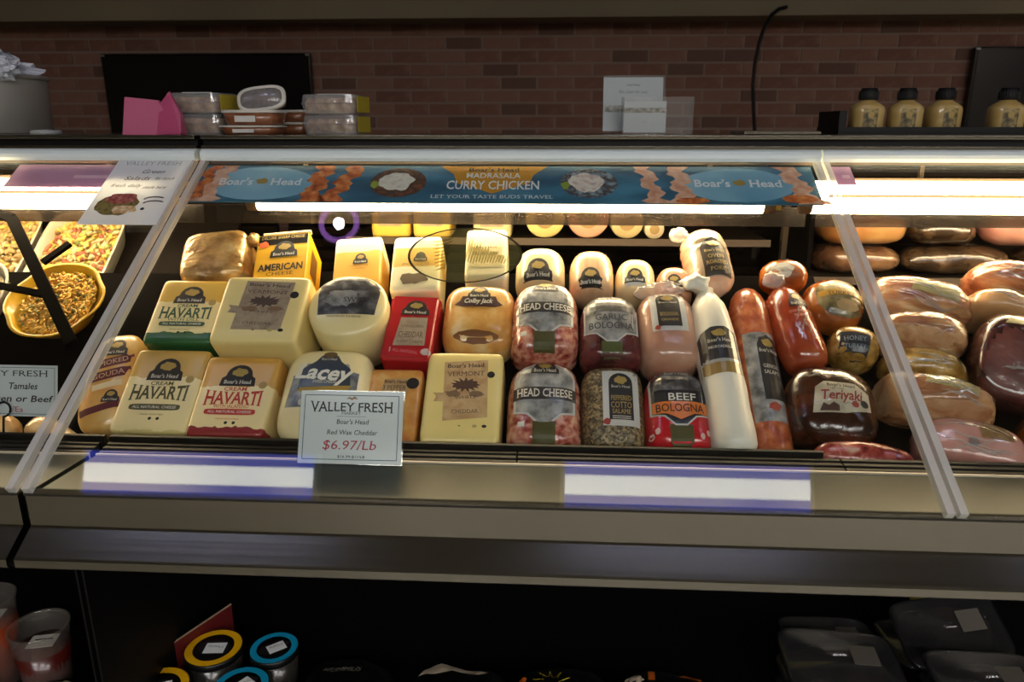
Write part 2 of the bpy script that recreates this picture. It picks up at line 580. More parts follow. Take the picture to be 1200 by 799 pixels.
# ceiling strip lights (mirrored in the counter glass)
M_DIFF = emitter('strip_diffuser', (0.97, 0.99, 1.0), STRIP_POWER)
M_BLUE = emitter('strip_blue_edge', (0.07, 0.12, 0.9), STRIP_POWER * 0.45)
M_HOUS = pm('strip_housing', '#c8ccce', 0.5)
def strip_light(x, y, label):
    t = thing('ceiling_light', label, 'ceiling light', (x, y, 3.2), None, 'ceiling strip lights')
    boxb('housing', -.52, .52, -.10, .10, -.05, 0, M_HOUS, t, .004)
    boxb('diffuser', -.50, .50, -.040, .040, -.056, -.0502, M_DIFF, t)
    boxb('edge_glow', -.50, .50, .0405, .092, -.055, -.0502, M_BLUE, t)
    boxb('edge_glow', -.50, .50, -.0985, -.0405, -.055, -.0502, M_BLUE, t)
for x, w_ in ((-3.56, 'past the salad bowls'), (-1.50, 'above the salad bowls'), (.565, 'above the bolognas'), (2.63, 'past the hams')):
    strip_light(x, .815, 'white ceiling strip light with blue edge glow, ' + w_)
M_FILL = emitter('fill_diffuser', (1.0, 0.97, 0.94), FILL_POWER)  # fill panels added behind the camera to brighten counter and wall
for j, y in enumerate((-2.8, -4.4, -6.0)):
    for i, x in enumerate((-1.2, 0.9, 3.0, 5.1)):
        t = thing('ceiling_fill_panel', 'added unseen ceiling fill panel, %s across from the salad end in the %s row from the front wall' % (('first', 'second', 'third', 'fourth')[i], ('third', 'second', 'first')[j]), 'ceiling light', (x, y, 3.2), None, 'added ceiling fill panels')
        boxb('frame', -.62, .62, -.32, .32, -.02, 0, M_HOUS, t, .003)
        boxb('diffuser', -.60, .60, -.30, .30, -.024, -.0201, M_FILL, t)
# round lamp with a purple ring, mirrored in the glass
t = thing('ring_lamp', 'round ceiling lamp with a glowing purple ring over the counter', 'ceiling light', (-.958, 1.938, 3.2))
lathe('lamp_body', [(.12, 0), (.12, -.03), (.10, -.04)], M_BLACK, t, 32)
def flat_ring(name, r0, r1, z, mat, par, seg=40):
    v, f = [], []
    for r in (r0, r1):
        for k in range(seg):
            a = 2 * math.pi * k / seg; v.append((r * math.cos(a), r * math.sin(a), z))
    for k in range(seg): f.append((k, seg + k, seg + (k + 1) % seg, (k + 1) % seg))
    return mesh(name, v, f, mat, par)
flat_ring('ring_glow', .068, .092, -.0405, emitter('purple_ring', (.55, .22, .85), 3.0), t)
lathe('bulb', [(.0005, -.052), (.016, -.050), (.024, -.0405)], emitter('lamp_bulb', (1, .9, 1), 60), t, 20, close=False)

# ------------------------------------------------------------------ the deli counter
JL, JR = -.712, .512                      # joints of the front glass
G0 = Vector((0, .870, .979)); G1 = Vector((0, 1.503, 1.383))
GU = (G1 - G0).normalized(); GN = Vector((0, -GU.z, GU.y)); GL = (G1 - G0).length
RA = R(40)
RO = Vector((0, 1.095, .97)); RU = Vector((0, math.cos(RA), math.sin(RA))); RN = Vector((0, -math.sin(RA), math.cos(RA)))
DECK = -.085
def on_glass(x, s, o=0.0): return Vector((x, 0, 0)) + G0 + GU * s + GN * o
def on_rack(x, s, o=0.0): return Vector((x, 0, 0)) + RO + RU * s + RN * o
def slab(name, fn, x0, x1, s0, s1, o0, o1, mat, par):
    v = [fn(x, s, o) for o in (o0, o1) for x, s in ((x0, s0), (x1, s0), (x1, s1), (x0, s1))]
    f = [(3, 2, 1, 0), (4, 5, 6, 7), (0, 1, 5, 4), (1, 2, 6, 5), (2, 3, 7, 6), (3, 0, 4, 7)]
    return mesh(name, v, f, mat, par)

M_TUBE = emitter('warm_tube', (1.0, 0.74, 0.43), TUBE_POWER)
M_RAILW = pm('pale_rail_edge', '#cfc3b0', 0.5)
M_LEDGE = pm('ledge_steel', '#252b25', .32, .5)

def counter(label, x0, x1, panels, tubes, rack=True, RACK_TOP=.41):
    t = thing('deli_counter', label, 'deli counter', ((x0 + x1) / 2, 1.3, 0))
    t_off = Matrix.Translation((-(x0 + x1) / 2, -1.3, 0))
    made = []
    def add(o): made.append(o); return o
    g = .0025
    # header: top plate, vent strip with slots, lip, curved fascia per panel
    add(boxb('header_top', x0 + g, x1 - g, 1.497, 1.93, 1.4265, 1.4345, M_STEEL, t, .002))
    vent = add(boxb('vent_strip', x0 + g, x1 - g, 1.512, 1.54, 1.414, 1.4265, M_BLACK, t))
    bm = bmesh.new()
    k = x0 + .02
    while k < x1 - .02:
        bm_box(bm, (k, 1.5105, 1.4205), (.012, .003, .0030)); k += .0165
    sl = from_bm('vent_slot', bm, pm('slot_grey', '#9a9486', .5, .2), vent); sl['kind'] = 'stuff'
    add(boxb('header_lip', x0 + g, x1 - g, 1.500, 1.54, 1.4075, 1.414, M_STEEL, t, .001))
    for a, b in panels:
        pr = [(1.54, 1.4075), (1.502, 1.4075), (1.494, 1.404), (1.490, 1.398), (1.489, 1.391), (1.491, 1.3845), (1.54, 1.3845)]
        add(extrude_x('fascia', pr, a + g, b - g, M_FASCIA, t, False))
    add(boxb('canopy', x0 + g, x1 - g, 1.541, 1.93, 1.377, 1.4265, M_CANOPY, t))
    sl = []
    k = x0 + .12
    while k < x1 - .25:
        add(boxb('canopy_slot', k, k + .20, 1.56, 1.60, 1.374, 1.378, M_DARK, t)); k += .26
    # rear wall of slats
    add(boxb('rear_panel', x0 + .012, x1 - .012, 1.93, 1.945, .86, 1.4265, M_DARK, t))
    for i in range(14):
        z = .93 + i * .031
        add(boxb('rear_slat', x0 + .015, x1 - .015, 1.916, 1.93, z, z + .018, M_SLAT, t))
    # end panels
    prof = [(.90, .94), (1.05, .94), (1.10, .90), (1.95, .90), (1.95, 1.377), (1.53, 1.377), (1.497, 1.372), (.905, .994)]
    if x0 < -1: add(extrude_x('end_panel', prof, x0 + .0005, x0 + .004, M_DARK, t))
    else: add(extrude_x('end_panel', prof, x1 - .004, x1 - .0005, M_DARK, t))
    # lamps
    for a, b in panels:
        for (y, z, lab) in ((1.446, 1.307, 0), (1.502, 1.334, 1)):
            h = add(boxb('lamp_holder', a + .012, b - .012, y + .004, y + .020, z + .0125, z + .02, M_CANOPY, t))
        add(boxb('lamp_lip', a + .01, b - .01, 1.518, 1.522, 1.258, 1.295, M_LIP, t))
        add(boxb('lamp_bracket', a + .20, a + .208, 1.522, 1.53, 1.258, 1.377, M_CANOPY, t))
        add(boxb('lamp_bracket', b - .208, b - .20, 1.522, 1.53, 1.258, 1.377, M_CANOPY, t))
        # front glass with polished edges
        gp = add(slab('glass_panel', on_glass, a + .0135, b - .0135, .0, GL, 0, .006, M_GLASS, t))
        for e0, e1 in ((a + .003, a + .0132), (b - .0132, b - .003)):
            add(slab('glass_edge', on_glass, e0, e1, -.004, GL, -.003, .009, M_EDGE, t))
        add(slab('glass_foot', on_glass, a + .003, b - .003, -.006, -.0005, -.002, .008, M_GLASS, t))
    for a, b in tubes:
        for (y, z) in ((1.446, 1.307), (1.502, 1.334)):
            add(tube_path('lamp_tube', [(a, y, z), (b, y, z)], .0150, M_TUBE, t, 14))
            for xx, cm in ((a - .0205, M_CANOPY), (b + .0005, M_CANOPY)):
                add(tube_path('lamp_cap', [(xx, y, z), (xx + .02, y, z)], .0155, cm, t, 12))
            add(boxb('lamp_tag', b + .024, b + .034, y - .008, y + .008, z - .008, z + .008, pm('tag_lamp_yellow', '#b8962a', .5), t))
    # ledge, rails and bumper
    add(extrude_x('ledge', [(.880, .9665), (1.024, .958), (1.024, .93), (.880, .93)], x0 + g, x1 - g, M_LEDGE, t))
    add(boxb('ledge_edge', x0 + g, x1 - g, 1.0245, 1.0285, .95, .9605, M_RAILW, t))
    for i, (y, z) in enumerate(((1.034, .961), (1.046, .963), (1.058, .965))):
        cut = [x0 + g, -.05, .44, x1 - g] if x0 > -1 else [x0 + g, x1 - g]
        for a, b in zip(cut[:-1], cut[1:]):
            add(boxb('price_rail', a + .001, b - .001, y - .0045, y + .0045, .93, z, M_BLACK, t, .0012))
    if x0 < -1: add(boxb('front_stop', x0 + .01, x1 - .001, 1.066, 1.074, .885, .9725, M_BLACK, t, .001))
    else:
        add(boxb('front_stop', x0 + .001, .418, 1.066, 1.074, .885, .9725, M_BLACK, t, .001))
        add(boxb('front_stop', .419, x1 - .01, 1.066, 1.074, .885, .952, M_BLACK, t, .001))
    add(extrude_x('bumper', [(.868, .972), (.868, .927), (.865, .9245), (.829, .9010), (.8265, .8985), (.8265, .8875), (.829, .8855), (.90, .8855), (.90, .93), (.879, .93), (.879, .972)], x0 + g, x1 - g, M_STEEL, t))
    add(boxb('glare_cover', x0 + g, x1 - g, .866, .8815, .9722, .9752, pm('glare_cover_grey', '#2e2c27', .75, spec=.1), t))  # dark strip added to hide the tube's glare on the bumper top
    # sloped display rack
    if rack:
        for a, b in panels:
            add(slab('rack_deck', on_rack, a + .001, b - .001, -.06, .36 if a > .4 else RACK_TOP, DECK - .012, DECK - .0005, M_DARK, t))
    # lower open display: hood, back, shelf, plinth
    add(boxb('lower_hood', x0 + .004, x1 - .004, .90, 1.70, .84, .8855, M_BLACK, t))
    add(boxb('lower_back', x0 + .004, x1 - .004, 1.62, 1.70, .0, .84, M_BLACK, t))
    add(boxb('lower_side', x0 + .0005, x0 + .004, .95, 1.62, .39, .84, M_BLACK, t))
    add(boxb('lower_side', x1 - .004, x1 - .0005, .95, 1.62, .39, .84, M_BLACK, t))
    add(boxb('lower_shelf', x0 + .004, x1 - .004, .74, 1.62, .37, .40, M_BLACK, t, .004))
    add(boxb('plinth', x0 + .02, x1 - .02, .86, 1.62, 0, .37, M_BLACK, t))
    return t, made, t_off

case_objs = []
MX0, MX1 = JL + .003, 1.738
t, made, off = counter('long glass-fronted deli counter filled with cheeses, bolognas and hams', MX0, MX1, [(JL + .003, JR), (JR, 1.738)], [(-.578, .395), (.485, 1.69)])
MAIN = t
# upper rear shelves, divider and shelf standard of the main counter
M_SHELF = pm('rear_shelf', '#100b08', 0.6, spec=.15)
M_SRAIL = pm('shelf_rail', '#4a4036', 0.5)
for nm, a in (('shelf', (-.46, .47, 1.632, 1.90, 1.202, 1.212, M_SHELF)), ('shelf_rail', (-.46, .47, 1.628, 1.632, 1.200, 1.215, M_SRAIL)),
              ('shelf', (.575, 1.72, 1.66, 1.91, 1.115, 1.127, M_SHELF)), ('shelf_rail', (.575, 1.72, 1.656, 1.66, 1.113, 1.130, M_SRAIL)),
              ('shelf_bracket', (-.44, -.43, 1.66, 1.915, 1.17, 1.202, M_BLACK)), ('shelf_bracket', (.44, .45, 1.66, 1.915, 1.17, 1.202, M_BLACK)),
              ('shelf_bracket', (1.0, 1.01, 1.69, 1.915, 1.08, 1.115, M_BLACK)),
              ('shelf_bracket', (1.5, 1.51, 1.69, 1.915, 1.08, 1.115, M_BLACK))):
    made.append(boxb(nm, *a, t))
made.append(boxb('divider_panel', .528, .536, 1.56, 1.915, 1.09, 1.374, M_DARK, t))
made.append(boxb('shelf_standard', .516, .5275, 1.70, 1.718, 1.12, 1.30, M_SRAIL, t))
for z in (1.15, 1.19, 1.23, 1.27):
    made.append(boxb('standard_slot', .513, .516, 1.705, 1.713, z, z + .012, M_BLACK, t))
for o in made: o.data.transform(off)

LX0, LX1 = -2.2, JL - .003
t2, made2, off2 = counter('deli counter holding bowls of prepared salads', LX0, LX1, [(LX0, LX1)], [(-2.15, -.768)], RACK_TOP=.40)
LEFT = t2
made2.append(slab('salad_shelf', lambda x, s, o: Vector((x, 1.50, 1.055)) + RU * s + RN * o, LX0 + .02, LX1 - .02, 0, .33, -.01, 0, M_SHELF, t2))
# black angled bracket with two side arms in front of the bowls
def bar(name, a, b, w, th, mat, par):
    a, b = Vector(a), Vector(b); d = (b - a); L_ = d.length; d.normalize()
    sd = d.cross(RN).normalized(); nn = sd.cross(d)
    v = [p + sd * sx * w / 2 + nn * sn * th / 2 for p in (a, b) for sx, sn in ((-1, -1), (1, -1), (1, 1), (-1, 1))]
    return mesh(name, v, [(0, 1, 2, 3), (7, 6, 5, 4), (0, 4, 5, 1), (1, 5, 6, 2), (2, 6, 7, 3), (3, 7, 4, 0)], mat, par)
BRK = [((-1.15, 1.474, 1.288), (-1.094, 1.454, 1.272), .021), ((-1.094, 1.454, 1.272), (-0.854, 1.225, 1.079), .021),
       ((-1.122, 1.339, 1.17), (-0.955, 1.313, 1.148), .012), ((-0.986, 1.371, 1.197), (-0.951, 1.41, 1.229), .012)]
for a, b, w in BRK:
    made2.append(bar('bracket_bar', a, b, w, .008, M_DARK, t2))
for o in made2: o.data.transform(off2)

# ------------------------------------------------------------------ things on the display rack
CUT = set()
def superbody(w, l, t, p=2.0, q=2.0, e=2.0, nphi=64, na=9, amp=0.0, freq=14, seed=0, cuts=()):
    """closed body |x/a|^p + |y/b|^q + |z/c|^e = 1, back at z = 0"""
    a, b, c = w / 2, l / 2, t / 2
    V, F = [], []
    def ringpts(lv):
        out = []
        for k in range(nphi):
            ph = 2 * math.pi * k / nphi
            cx, sx = math.cos(ph), math.sin(ph)
            qq = q if not isinstance(q, tuple) else (q[1] if sx > 0 else q[0])
            X = math.copysign(abs(cx) ** (2 / p), cx); Y = math.copysign(abs(sx) ** (2 / qq), sx)
            lo, hi = 0.0, 1.0
            for _ in range(22):
                mid = (lo + hi) / 2
                if abs(mid * X) ** p + abs(mid * Y) ** qq < lv: lo = mid
                else: hi = mid
            out.append((X * lo * a, Y * lo * b))
        return out
    levels = []
    for i in range(na):
        al = math.pi / 2 * i / na
        levels.append((math.cos(al) ** 2, math.sin(al) ** (2 / e) if i else 0.0))
    levels += [(0.25 * levels[-1][0], (1 - 0.25 * levels[-1][0]) ** (1 / e))]
    rings = [(lv, z) for lv, z in reversed(levels)] + [(lv, -z) for lv, z in levels[1:]]
    for lv, z in rings:
        V += [Vector((x, y, z * c)) for x, y in ringpts(lv)]
    n = len(rings)
    for i in range(n - 1):
        for k in range(nphi):
            F.append((i * nphi + k, (i + 1) * nphi + k, (i + 1) * nphi + (k + 1) % nphi, i * nphi + (k + 1) % nphi))
    F.append(tuple(range(nphi))); F.append(tuple((n - 1) * nphi + k for k in range(nphi - 1, -1, -1)))
    if amp:
        for v in V:
            d = 1 + amp * noise.noise(v * freq + Vector((seed * 7.3, seed, 0))) + amp * .22 * noise.noise(v * freq * 5 + Vector((seed, 0, 2))) + amp * .5 * noise.noise(v * freq * 2.3 + Vector((0, seed * 3, 1)))
            v *= d
    CUT.clear()
    for d, c in cuts:
        d = Vector(d).normalized()
        for i, v in enumerate(V):
            k_ = v.dot(d) - c
            if k_ > 0: v -= d * k_; CUT.add(i)
    zm = min(v.z for v in V)
    for v in V: v.z = max(v.z, zm * .9) - zm * .9
    return V, F

def loftbody(prof, n=2.0, seg=28, amp=0.0, freq=30, seed=0):
    """log along Y: prof = [(y, half width, half thickness), ...]; back at z = 0"""
    V, F = [], []
    cm = max(p[2] for p in prof)
    for y, a, c in prof:
        for k in range(seg):
            ph = 2 * math.pi * k / seg
            cx, sx = math.cos(ph), math.sin(ph)
            v = Vector((a * math.copysign(abs(cx) ** (2 / n), cx), y, c * math.copysign(abs(sx) ** (2 / n), sx)))
            if amp:
                d = 1 + amp * noise.noise(v * freq + Vector((seed, 0, seed)))
                v.x *= d; v.z *= d
            v.z += cm
            V.append(v)
    m = len(prof)
    for i in range(m - 1):
        for k in range(seg):
            F.append((i * seg + k, (i + 1) * seg + k, (i + 1) * seg + (k + 1) % seg, i * seg + (k + 1) % seg))
    F.append(tuple(range(seg))); F.append(tuple((m - 1) * seg + k for k in range(seg - 1, -1, -1)))
    return V, F

def rack_rot(spin=0, lean=0): return Matrix.Rotation(RA + R(lean), 4, 'X') @ Matrix.Rotation(R(spin), 4, 'Z')

def product(name, label, cat, X, s0, s1, w, t, shape, mat, spin=0, lean=0, group=None, body='body', base=DECK, **kw):
    """a thing lying on the sloped rack: rack coordinate s0..s1 up the slope, w wide, t thick"""
    l = s1 - s0
    th = thing(name, label, cat, on_rack(X, (s0 + s1) / 2, base), rack_rot(spin, lean), group)
    if shape == 'box':
        bm = bmesh.new(); bm_box(bm, (0, 0, t / 2), (w, l, t))
        bmesh.ops.bevel(bm, geom=list(bm.edges), offset=kw.get('bev', .004), segments=3, affect='EDGES')
        b = from_bm(body, bm, mat, th, False)
    elif shape == 'loft':
        V, F = loftbody(kw['prof'], kw.get('n', 2.0), 32, kw.get('amp', 0), kw.get('freq', 30), kw.get('seed', 0))
        b = mesh(body, V, F, mat, th, True)
    else:
        V, F = superbody(w, l, t, *shape, amp=kw.get('amp', 0), freq=kw.get('freq', 14), seed=kw.get('seed', 0), cuts=kw.get('cuts', ()))
        if CUT:
            b = mesh(body, V, F, None, th, True, [mat, kw['flesh']], [1 if all(i in CUT for i in f) else 0 for f in F])
        else: b = mesh(body, V, F, mat, th, True)
    a = Art(b, kw.get('step', .012))
    return th, b, a

BLOCK = (9, 9, 9); SOFT = (5, 6, 6); LOAF = (2.3, 7, 2.3); SQR = (4.2, 4.2, 5)

M_GLINT = clear('film_fold_glint', (.97, .97, .96), .20, .10, .30, (.9, .86, .8))  # pale colour paints bright glints along the wrap creases
def fold_glints(a, th, w, l, n, seed, ang=0):
    """creases of the clear film, their highlights painted as narrow pale streaks that follow the surface"""
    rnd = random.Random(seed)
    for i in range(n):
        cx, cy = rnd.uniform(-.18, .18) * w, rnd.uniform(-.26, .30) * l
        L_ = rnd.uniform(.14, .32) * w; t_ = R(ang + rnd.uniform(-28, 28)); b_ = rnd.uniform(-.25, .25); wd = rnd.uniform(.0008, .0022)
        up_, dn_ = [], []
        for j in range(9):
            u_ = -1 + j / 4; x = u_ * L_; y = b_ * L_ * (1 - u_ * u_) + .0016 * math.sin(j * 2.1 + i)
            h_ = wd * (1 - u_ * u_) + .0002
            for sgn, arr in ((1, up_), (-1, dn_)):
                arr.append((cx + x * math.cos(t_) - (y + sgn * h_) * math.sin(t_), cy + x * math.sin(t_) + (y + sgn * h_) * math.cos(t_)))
        a.poly('film_fold_glint', dn_ + up_[::-1], M_GLINT, th, .0022, step=.02)

# ---- printed cheese blocks
def havarti(label, X, s0, s1, w, t, mat, ink, sub, band, spin=0, L=None):
    th, b, a = product('cheese_block', label, 'cheese', X, s0, s1, w, t, (16, 18, 13), mat, spin, step=.03)
    l = s1 - s0
    k = w / .136
    emblem(a, th, 0, l * .235, w * .46, l * .27)
    lines = [('CREAM', 0, l * .065, l * .045, w * .30, {'serif': True, 'bold': .012}), ('HAVARTI', 0, -l * .045, l * .135, w * .74, {'serif': True, 'bold': .022, 'flare': .35})]
    if sub: lines.append((sub, 0, -l * .148, l * .042, w * .46, {'serif': True}))
    lines.append(('MADE WITH MILK', 0, -l * .30, l * .018, w * .3))
    a.text('lettering', lines, ink, th, .0010)
    pill = a.poly('ribbon', ell(0, -l * .215, w * .33, l * .036, 24, 0, 5), ink, th, .0008, step=.02)
    a.text('ribbon_lettering', [('ALL NATURAL CHEESE', 0, -l * .215, l * .030, w * .56, {'bold': .01})], M_LET, pill, .0014)
    a.poly('seal', ell(w * .34, l * .12, w * .055, w * .055, 18), pm('seal_tan', '#a98d55', .5), th, .0008, step=.03)
    for dx in (-.05, .05):
        a.poly('mark', ell(dx * w + w * .04, -l * .345, w * .022, w * .022, 12), M_INK, th, .0008, step=.03)
    return th

M_INKG = pm('ink_green', '#234a32', .5); M_INKR = pm('ink_red', '#b8322c', .5); M_INKB = pm('ink_olive', '#4b4a2c', .5)
havarti('cream havarti block with gold top and plain pale bottom edge', -.665, .000, .165, .134, .085,
        banded('wrap_havarti', [(-.15, '#d9c37e'), (-.078, '#f0dba0'), (.022, '#c9a14e')]), M_INKB, None, None)
havarti('havarti block with red lettering and red bottom band', -.532, -.006, .150, .132, .090,
        banded('wrap_havarti_red', [(-.15, '#8c2020'), (-.062, '#f0d89c'), (.016, '#cf9d4a')], .009), M_INKR, 'WITH JALAPENO', None)
havarti('havarti block with dill, green lettering and green bottom band', -.664, .172, .316, .128, .093,
        banded('wrap_havarti_green', [(-.15, '#1f5a2c'), (-.050, '#ecdca2'), (.018, '#cfa83f')], .006), M_INKG, 'WITH DILL', None)

def vermont(label, X, s0, s1, w, t, mat, paper, ink, tilt, spin=0, fw=.50, fh=.60, fy=.06):
    th, b, a = product('cheddar_block', label, 'cheese', X, s0, s1, w, t, (15, 15, 13), mat, spin, step=.03)
    l = s1 - s0
    pw, ph = w * fw, l * fh
    cy = l * fy
    c, s = math.cos(R(tilt)), math.sin(R(tilt))
    def T(x, y): return (x * c - y * s + w * .03, x * s + y * c + cy)
    pts = [T(-pw / 2, -ph / 2), T(pw / 2, -ph / 2 + .004), T(pw / 2 + .001, ph / 2), T(-pw / 2, ph / 2 - .002)]
    lab = a.poly('paper_label', pts, paper, th, .0006, step=.03)
    rib = a.poly('ribbon', [T(-pw / 2 - .016, -ph * .18), T(0, -ph * .20), T(0, -ph * .07), T(-pw / 2 - .018, -ph * .03), T(-pw / 2 - .012, -ph * .10)], paper, th, .0009, step=.03)
    x0, y0 = T(0, ph * .40)
    L_ = [(BH, *T(0, ph * .41), l * .045, pw * .86, {'serif': True, 'bold': .02, 'rot': tilt}),
          ('VERMONT', *T(0, ph * .27), l * .05, pw * .86, {'serif': True, 'rot': tilt})]
    L2 = [('CHEDDAR', *T(0, -ph * .36), l * .042, pw * .60, {'serif': True, 'rot': tilt}), ('WHITE', *T(0, -ph * .13), l * .03, pw * .5, {'serif': True, 'rot': tilt})]
    a.text('lettering', L_ + L2, ink, lab, .0013)
    cx, cy2 = T(0, ph * .08)
    star = []
    for i in range(28):
        ang = 2 * math.pi * i / 28; r = 1 + .35 * math.sin(i * 2.9 + w * 100)
        star.append((cx + pw * .30 * r * math.cos(ang), cy2 + ph * .10 * r * math.sin(ang)))
    a.poly('picture', star, ink, lab, .0010, step=.03)
    for sx in (-1, 1):
        a.poly('picture', blob(cx + sx * pw * .26, cy2 - ph * .15, pw * .17, ph * .055, 3 + sx, .4), pm('print_tan', '#7d6046', .6), lab, .0011, step=.03)
    a.poly('seal', ell(*T(pw / 2 + .006, ph * .24), w * .05, w * .05, 18), M_EMB, th, .0010, step=.03)
    for i, (dx, r) in enumerate(((-.01, .012), (.18, .022), (.30, .022))):
        a.poly('mark', ell(dx * w, -l * .33, r * w * 1.4, r * w * (.5 if i == 0 else 1), 12), M_INK if i != 1 else pm('mark_tan', '#b7a368', .5), th, .0008, step=.03)
    return th
M_CHED = pm('cheddar_wrap', '#edd586', .38, coat=.4, var=.04, vscale=14)
M_CHEDW = pm('cheddar_pale_wrap', '#ecd690', .38, coat=.4, var=.04, vscale=14)
vermont('tall yellow cheddar block with brown kraft label beside the price card', -.146, -.008, .166, .131, .090, M_CHED, M_KRAFT, M_BROWN, 3, 0, .56, .66, .06)
vermont('thick pale cheddar block with greyish brown label', -.511, .152, .298, .156, .132, M_CHEDW, M_KRAFT2, pm('print_cocoa', '#4b3a34', .6), -3, 0, .56, .74, .03)

# ---- lacey: rounded square loaf
th, b, a = product('cheese_loaf', 'rounded square pale cheese with grey shield label and script lettering', 'cheese', -.381, -.010, .172, .152, .095, (4.2, 4.4, 5), pm('lacey_wrap', '#f2e0aa', .28, coat=.7, bump=.12, bscale=35))
w, l = .152, .182
_put = a.put
a.put = lambda name, V, F, mat, par, lift: _put(name, [(x, y + .012) for x, y in V], F, mat, par, lift)
pic = a.poly('picture_label', [(-.060, -.045), (.056, -.045), (.056, .022), (.040, .026), (.036, .04), (-.036, .04), (-.042, .018), (-.056, .016)], mottled('print_pasture', ['#5b5f66', '#8a8c8b', '#a9a99f'], 50, .4, .4, 0), th, .0006)
sh = a.poly('shield', [(-.044, -.012), (-.02, -.024), (.02, -.024), (.046, -.012), (.040, .03), (.022, .045), (.014, .058), (-.014, .058), (-.022, .045), (-.042, .03)], pm('shield_slate', '#333e4c', .4, coat=.4), th, .0011)
a.text('lettering', [('Lacey', -.002, .022, .028, .094, {'shear': .25, 'bold': .03, 'rot': -4})], pm('lettering_white', '#e8e4d6', .5), sh, .0022)
a.poly('ribbon', [(-.044, -.016), (.044, -.012), (.046, -.003), (-.04, -.008)], pm('ribbon_ochre', '#b08d3a', .5), sh, .0018)
a.text('emblem_lettering', [(BH, 0, .050, .006, .026), ('SWISS CHEESE', 0, .004, .006, .04)], M_LET, sh, .0020)
a.poly('emblem_oval', ell(0, .060, .012, .007, 16), pm('emblem_bronze', '#6c5236', .5), sh, .0020)
for i in range(3):
    a.poly('cow', blob(-.03 + i * .026, -.036, .008, .007, 4 + i, .4, 14), pm('cow_pale', '#c4c1b4', .5), pic, .0012)

# ---- wheel with grey arched label
th, b, a = product('round_cheese', 'thick round pale cheese wheel with grey arched label', 'cheese', -.361, .172, .310, .142, .128, (2.15, 2.15, 16), pm('wheel_wrap', '#eedca0', .3, coat=.6, bump=.1, bscale=25))
pts = [(-.048, -.026), (.052, -.024), (.056, .020)] + [(.060 * math.cos(x), .018 + .046 * math.sin(x)) for x in [math.pi * i / 14 for i in range(2, 13)]] + [(-.054, .018)]
lab = a.poly('arched_label', pts, M_NIGHT, th, .0006)
a.poly('picture', blob(-.010, .010, .030, .018, 5, .3), M_SILV, lab, .0011)
a.text('lettering', [('SWISS', .014, .006, .011, .040, {'serif': True}), (BH, .008, .030, .007, .05, {'serif': True}), ('PREMIUM CHEESE', 0, -.030, .004, .06)], M_INK, lab, .0016)

# ---- red block
M_REDW = pm('red_wax', '#b3131f', .3, coat=.6)
th, b, a = product('cheddar_block', 'small red wax cheddar block with tan paper label', 'cheese', -.249, .146, .285, .090, .088, 'box', M_REDW, -2, bev=.006, step=.03)
lab = a.poly('paper_label', [(-.026, -.042), (.030, -.040), (.028, .020), (-.020, .018)], M_KRAFT2, th, .0006)
emblem(a, th, .004, .040, .050, .032)
a.text('lettering', [('CHEDDAR', .003, -.018, .012, .044, {'serif': True}), ('CANADIAN', .003, .0, .006, .04, {'serif': True}), ('SHARP CHEESE', .003, -.033, .005, .046)], pm('kraft_ink', '#5d4a38', .6), lab, .0013)
a.text('print_lettering', [('ALL NATURAL', -.002, -.053, .006, .045, {'rot': -6})], pm('print_rose', '#c9808a', .5), th, .0010)
a.poly('seal', ell(.034, -.053, .009, .007, 16), pm('seal_grey', '#b8a9a9', .5), th, .0010)
a.poly('seal', rect(-.034, -.050, .012, .010), pm('seal_grey', '#b8a9a9', .5), th, .0010)
a.poly('seam', rect(0, .022, .082, .0012), pm('seam_rose', '#c56a6f', .5), th, .0004)

# ---- orange pepper cheese
th, b, a = product('cheese_block', 'orange marbled pepper cheese half hidden behind the price card', 'cheese', -.264, -.006, .136, .092, .08, (14, 14, 12), mottled('pepper_cheese', ['#c9722a', '#e2a04e', '#edc07a'], 26, .35, .6, .1))
lab = a.poly('label', [(-.024, .018), (.024, .020), (.022, .050), (-.018, .048)], M_KRAFT, th, .0006)
a.text('lettering', [(BH, 0, .043, .006, .038, {'serif': True, 'bold': .02}), ('3 PEPPER', 0, .031, .009, .040, {'serif': True})], M_BROWN, lab, .0013)
a.poly('seal', ell(.030, .040, .011, .011, 18), M_EMB, th, .0012)
a.poly('picture', rect(.002, .010, .034, .018), pm('pepper_picture', '#3c2130', .5), th, .0008)
a.poly('picture', rect(.0, -.02, .03, .03), pm('pepper_silver', '#a9a9ab', .4), th, .0008)

# ---- colby jack loaf
th, b, a = product('cheese_loaf', 'orange and cream marbled loaf with dark red scroll label', 'cheese', -.132, .178, .324, .132, .092, (3.2, 4.5, 3.4), mottled('colby_jack', ['#c07d33', '#dba456', '#ecd09a'], 22, .3, .8, .25, bscale=18))
emblem(a, th, 0, .044, .042, .030)
sc = a.poly('scroll_label', [(-.044, .016), (-.03, .010), (.03, .010), (.044, .016), (.034, .024), (.030, .034), (-.030, .034), (-.034, .024)], pm('scroll_maroon', '#3f1d20', .45, coat=.3), th, .0007)
a.text('lettering', [('Colby Jack', 0, .023, .010, .052, {'shear': .2, 'bold': .02})], M_LET, sc, .0014)
a.poly('print_patch', blob(0, -.052, .040, .012, 8, .15), pm('colby_print', '#7c4a20', .5), th, .0006)

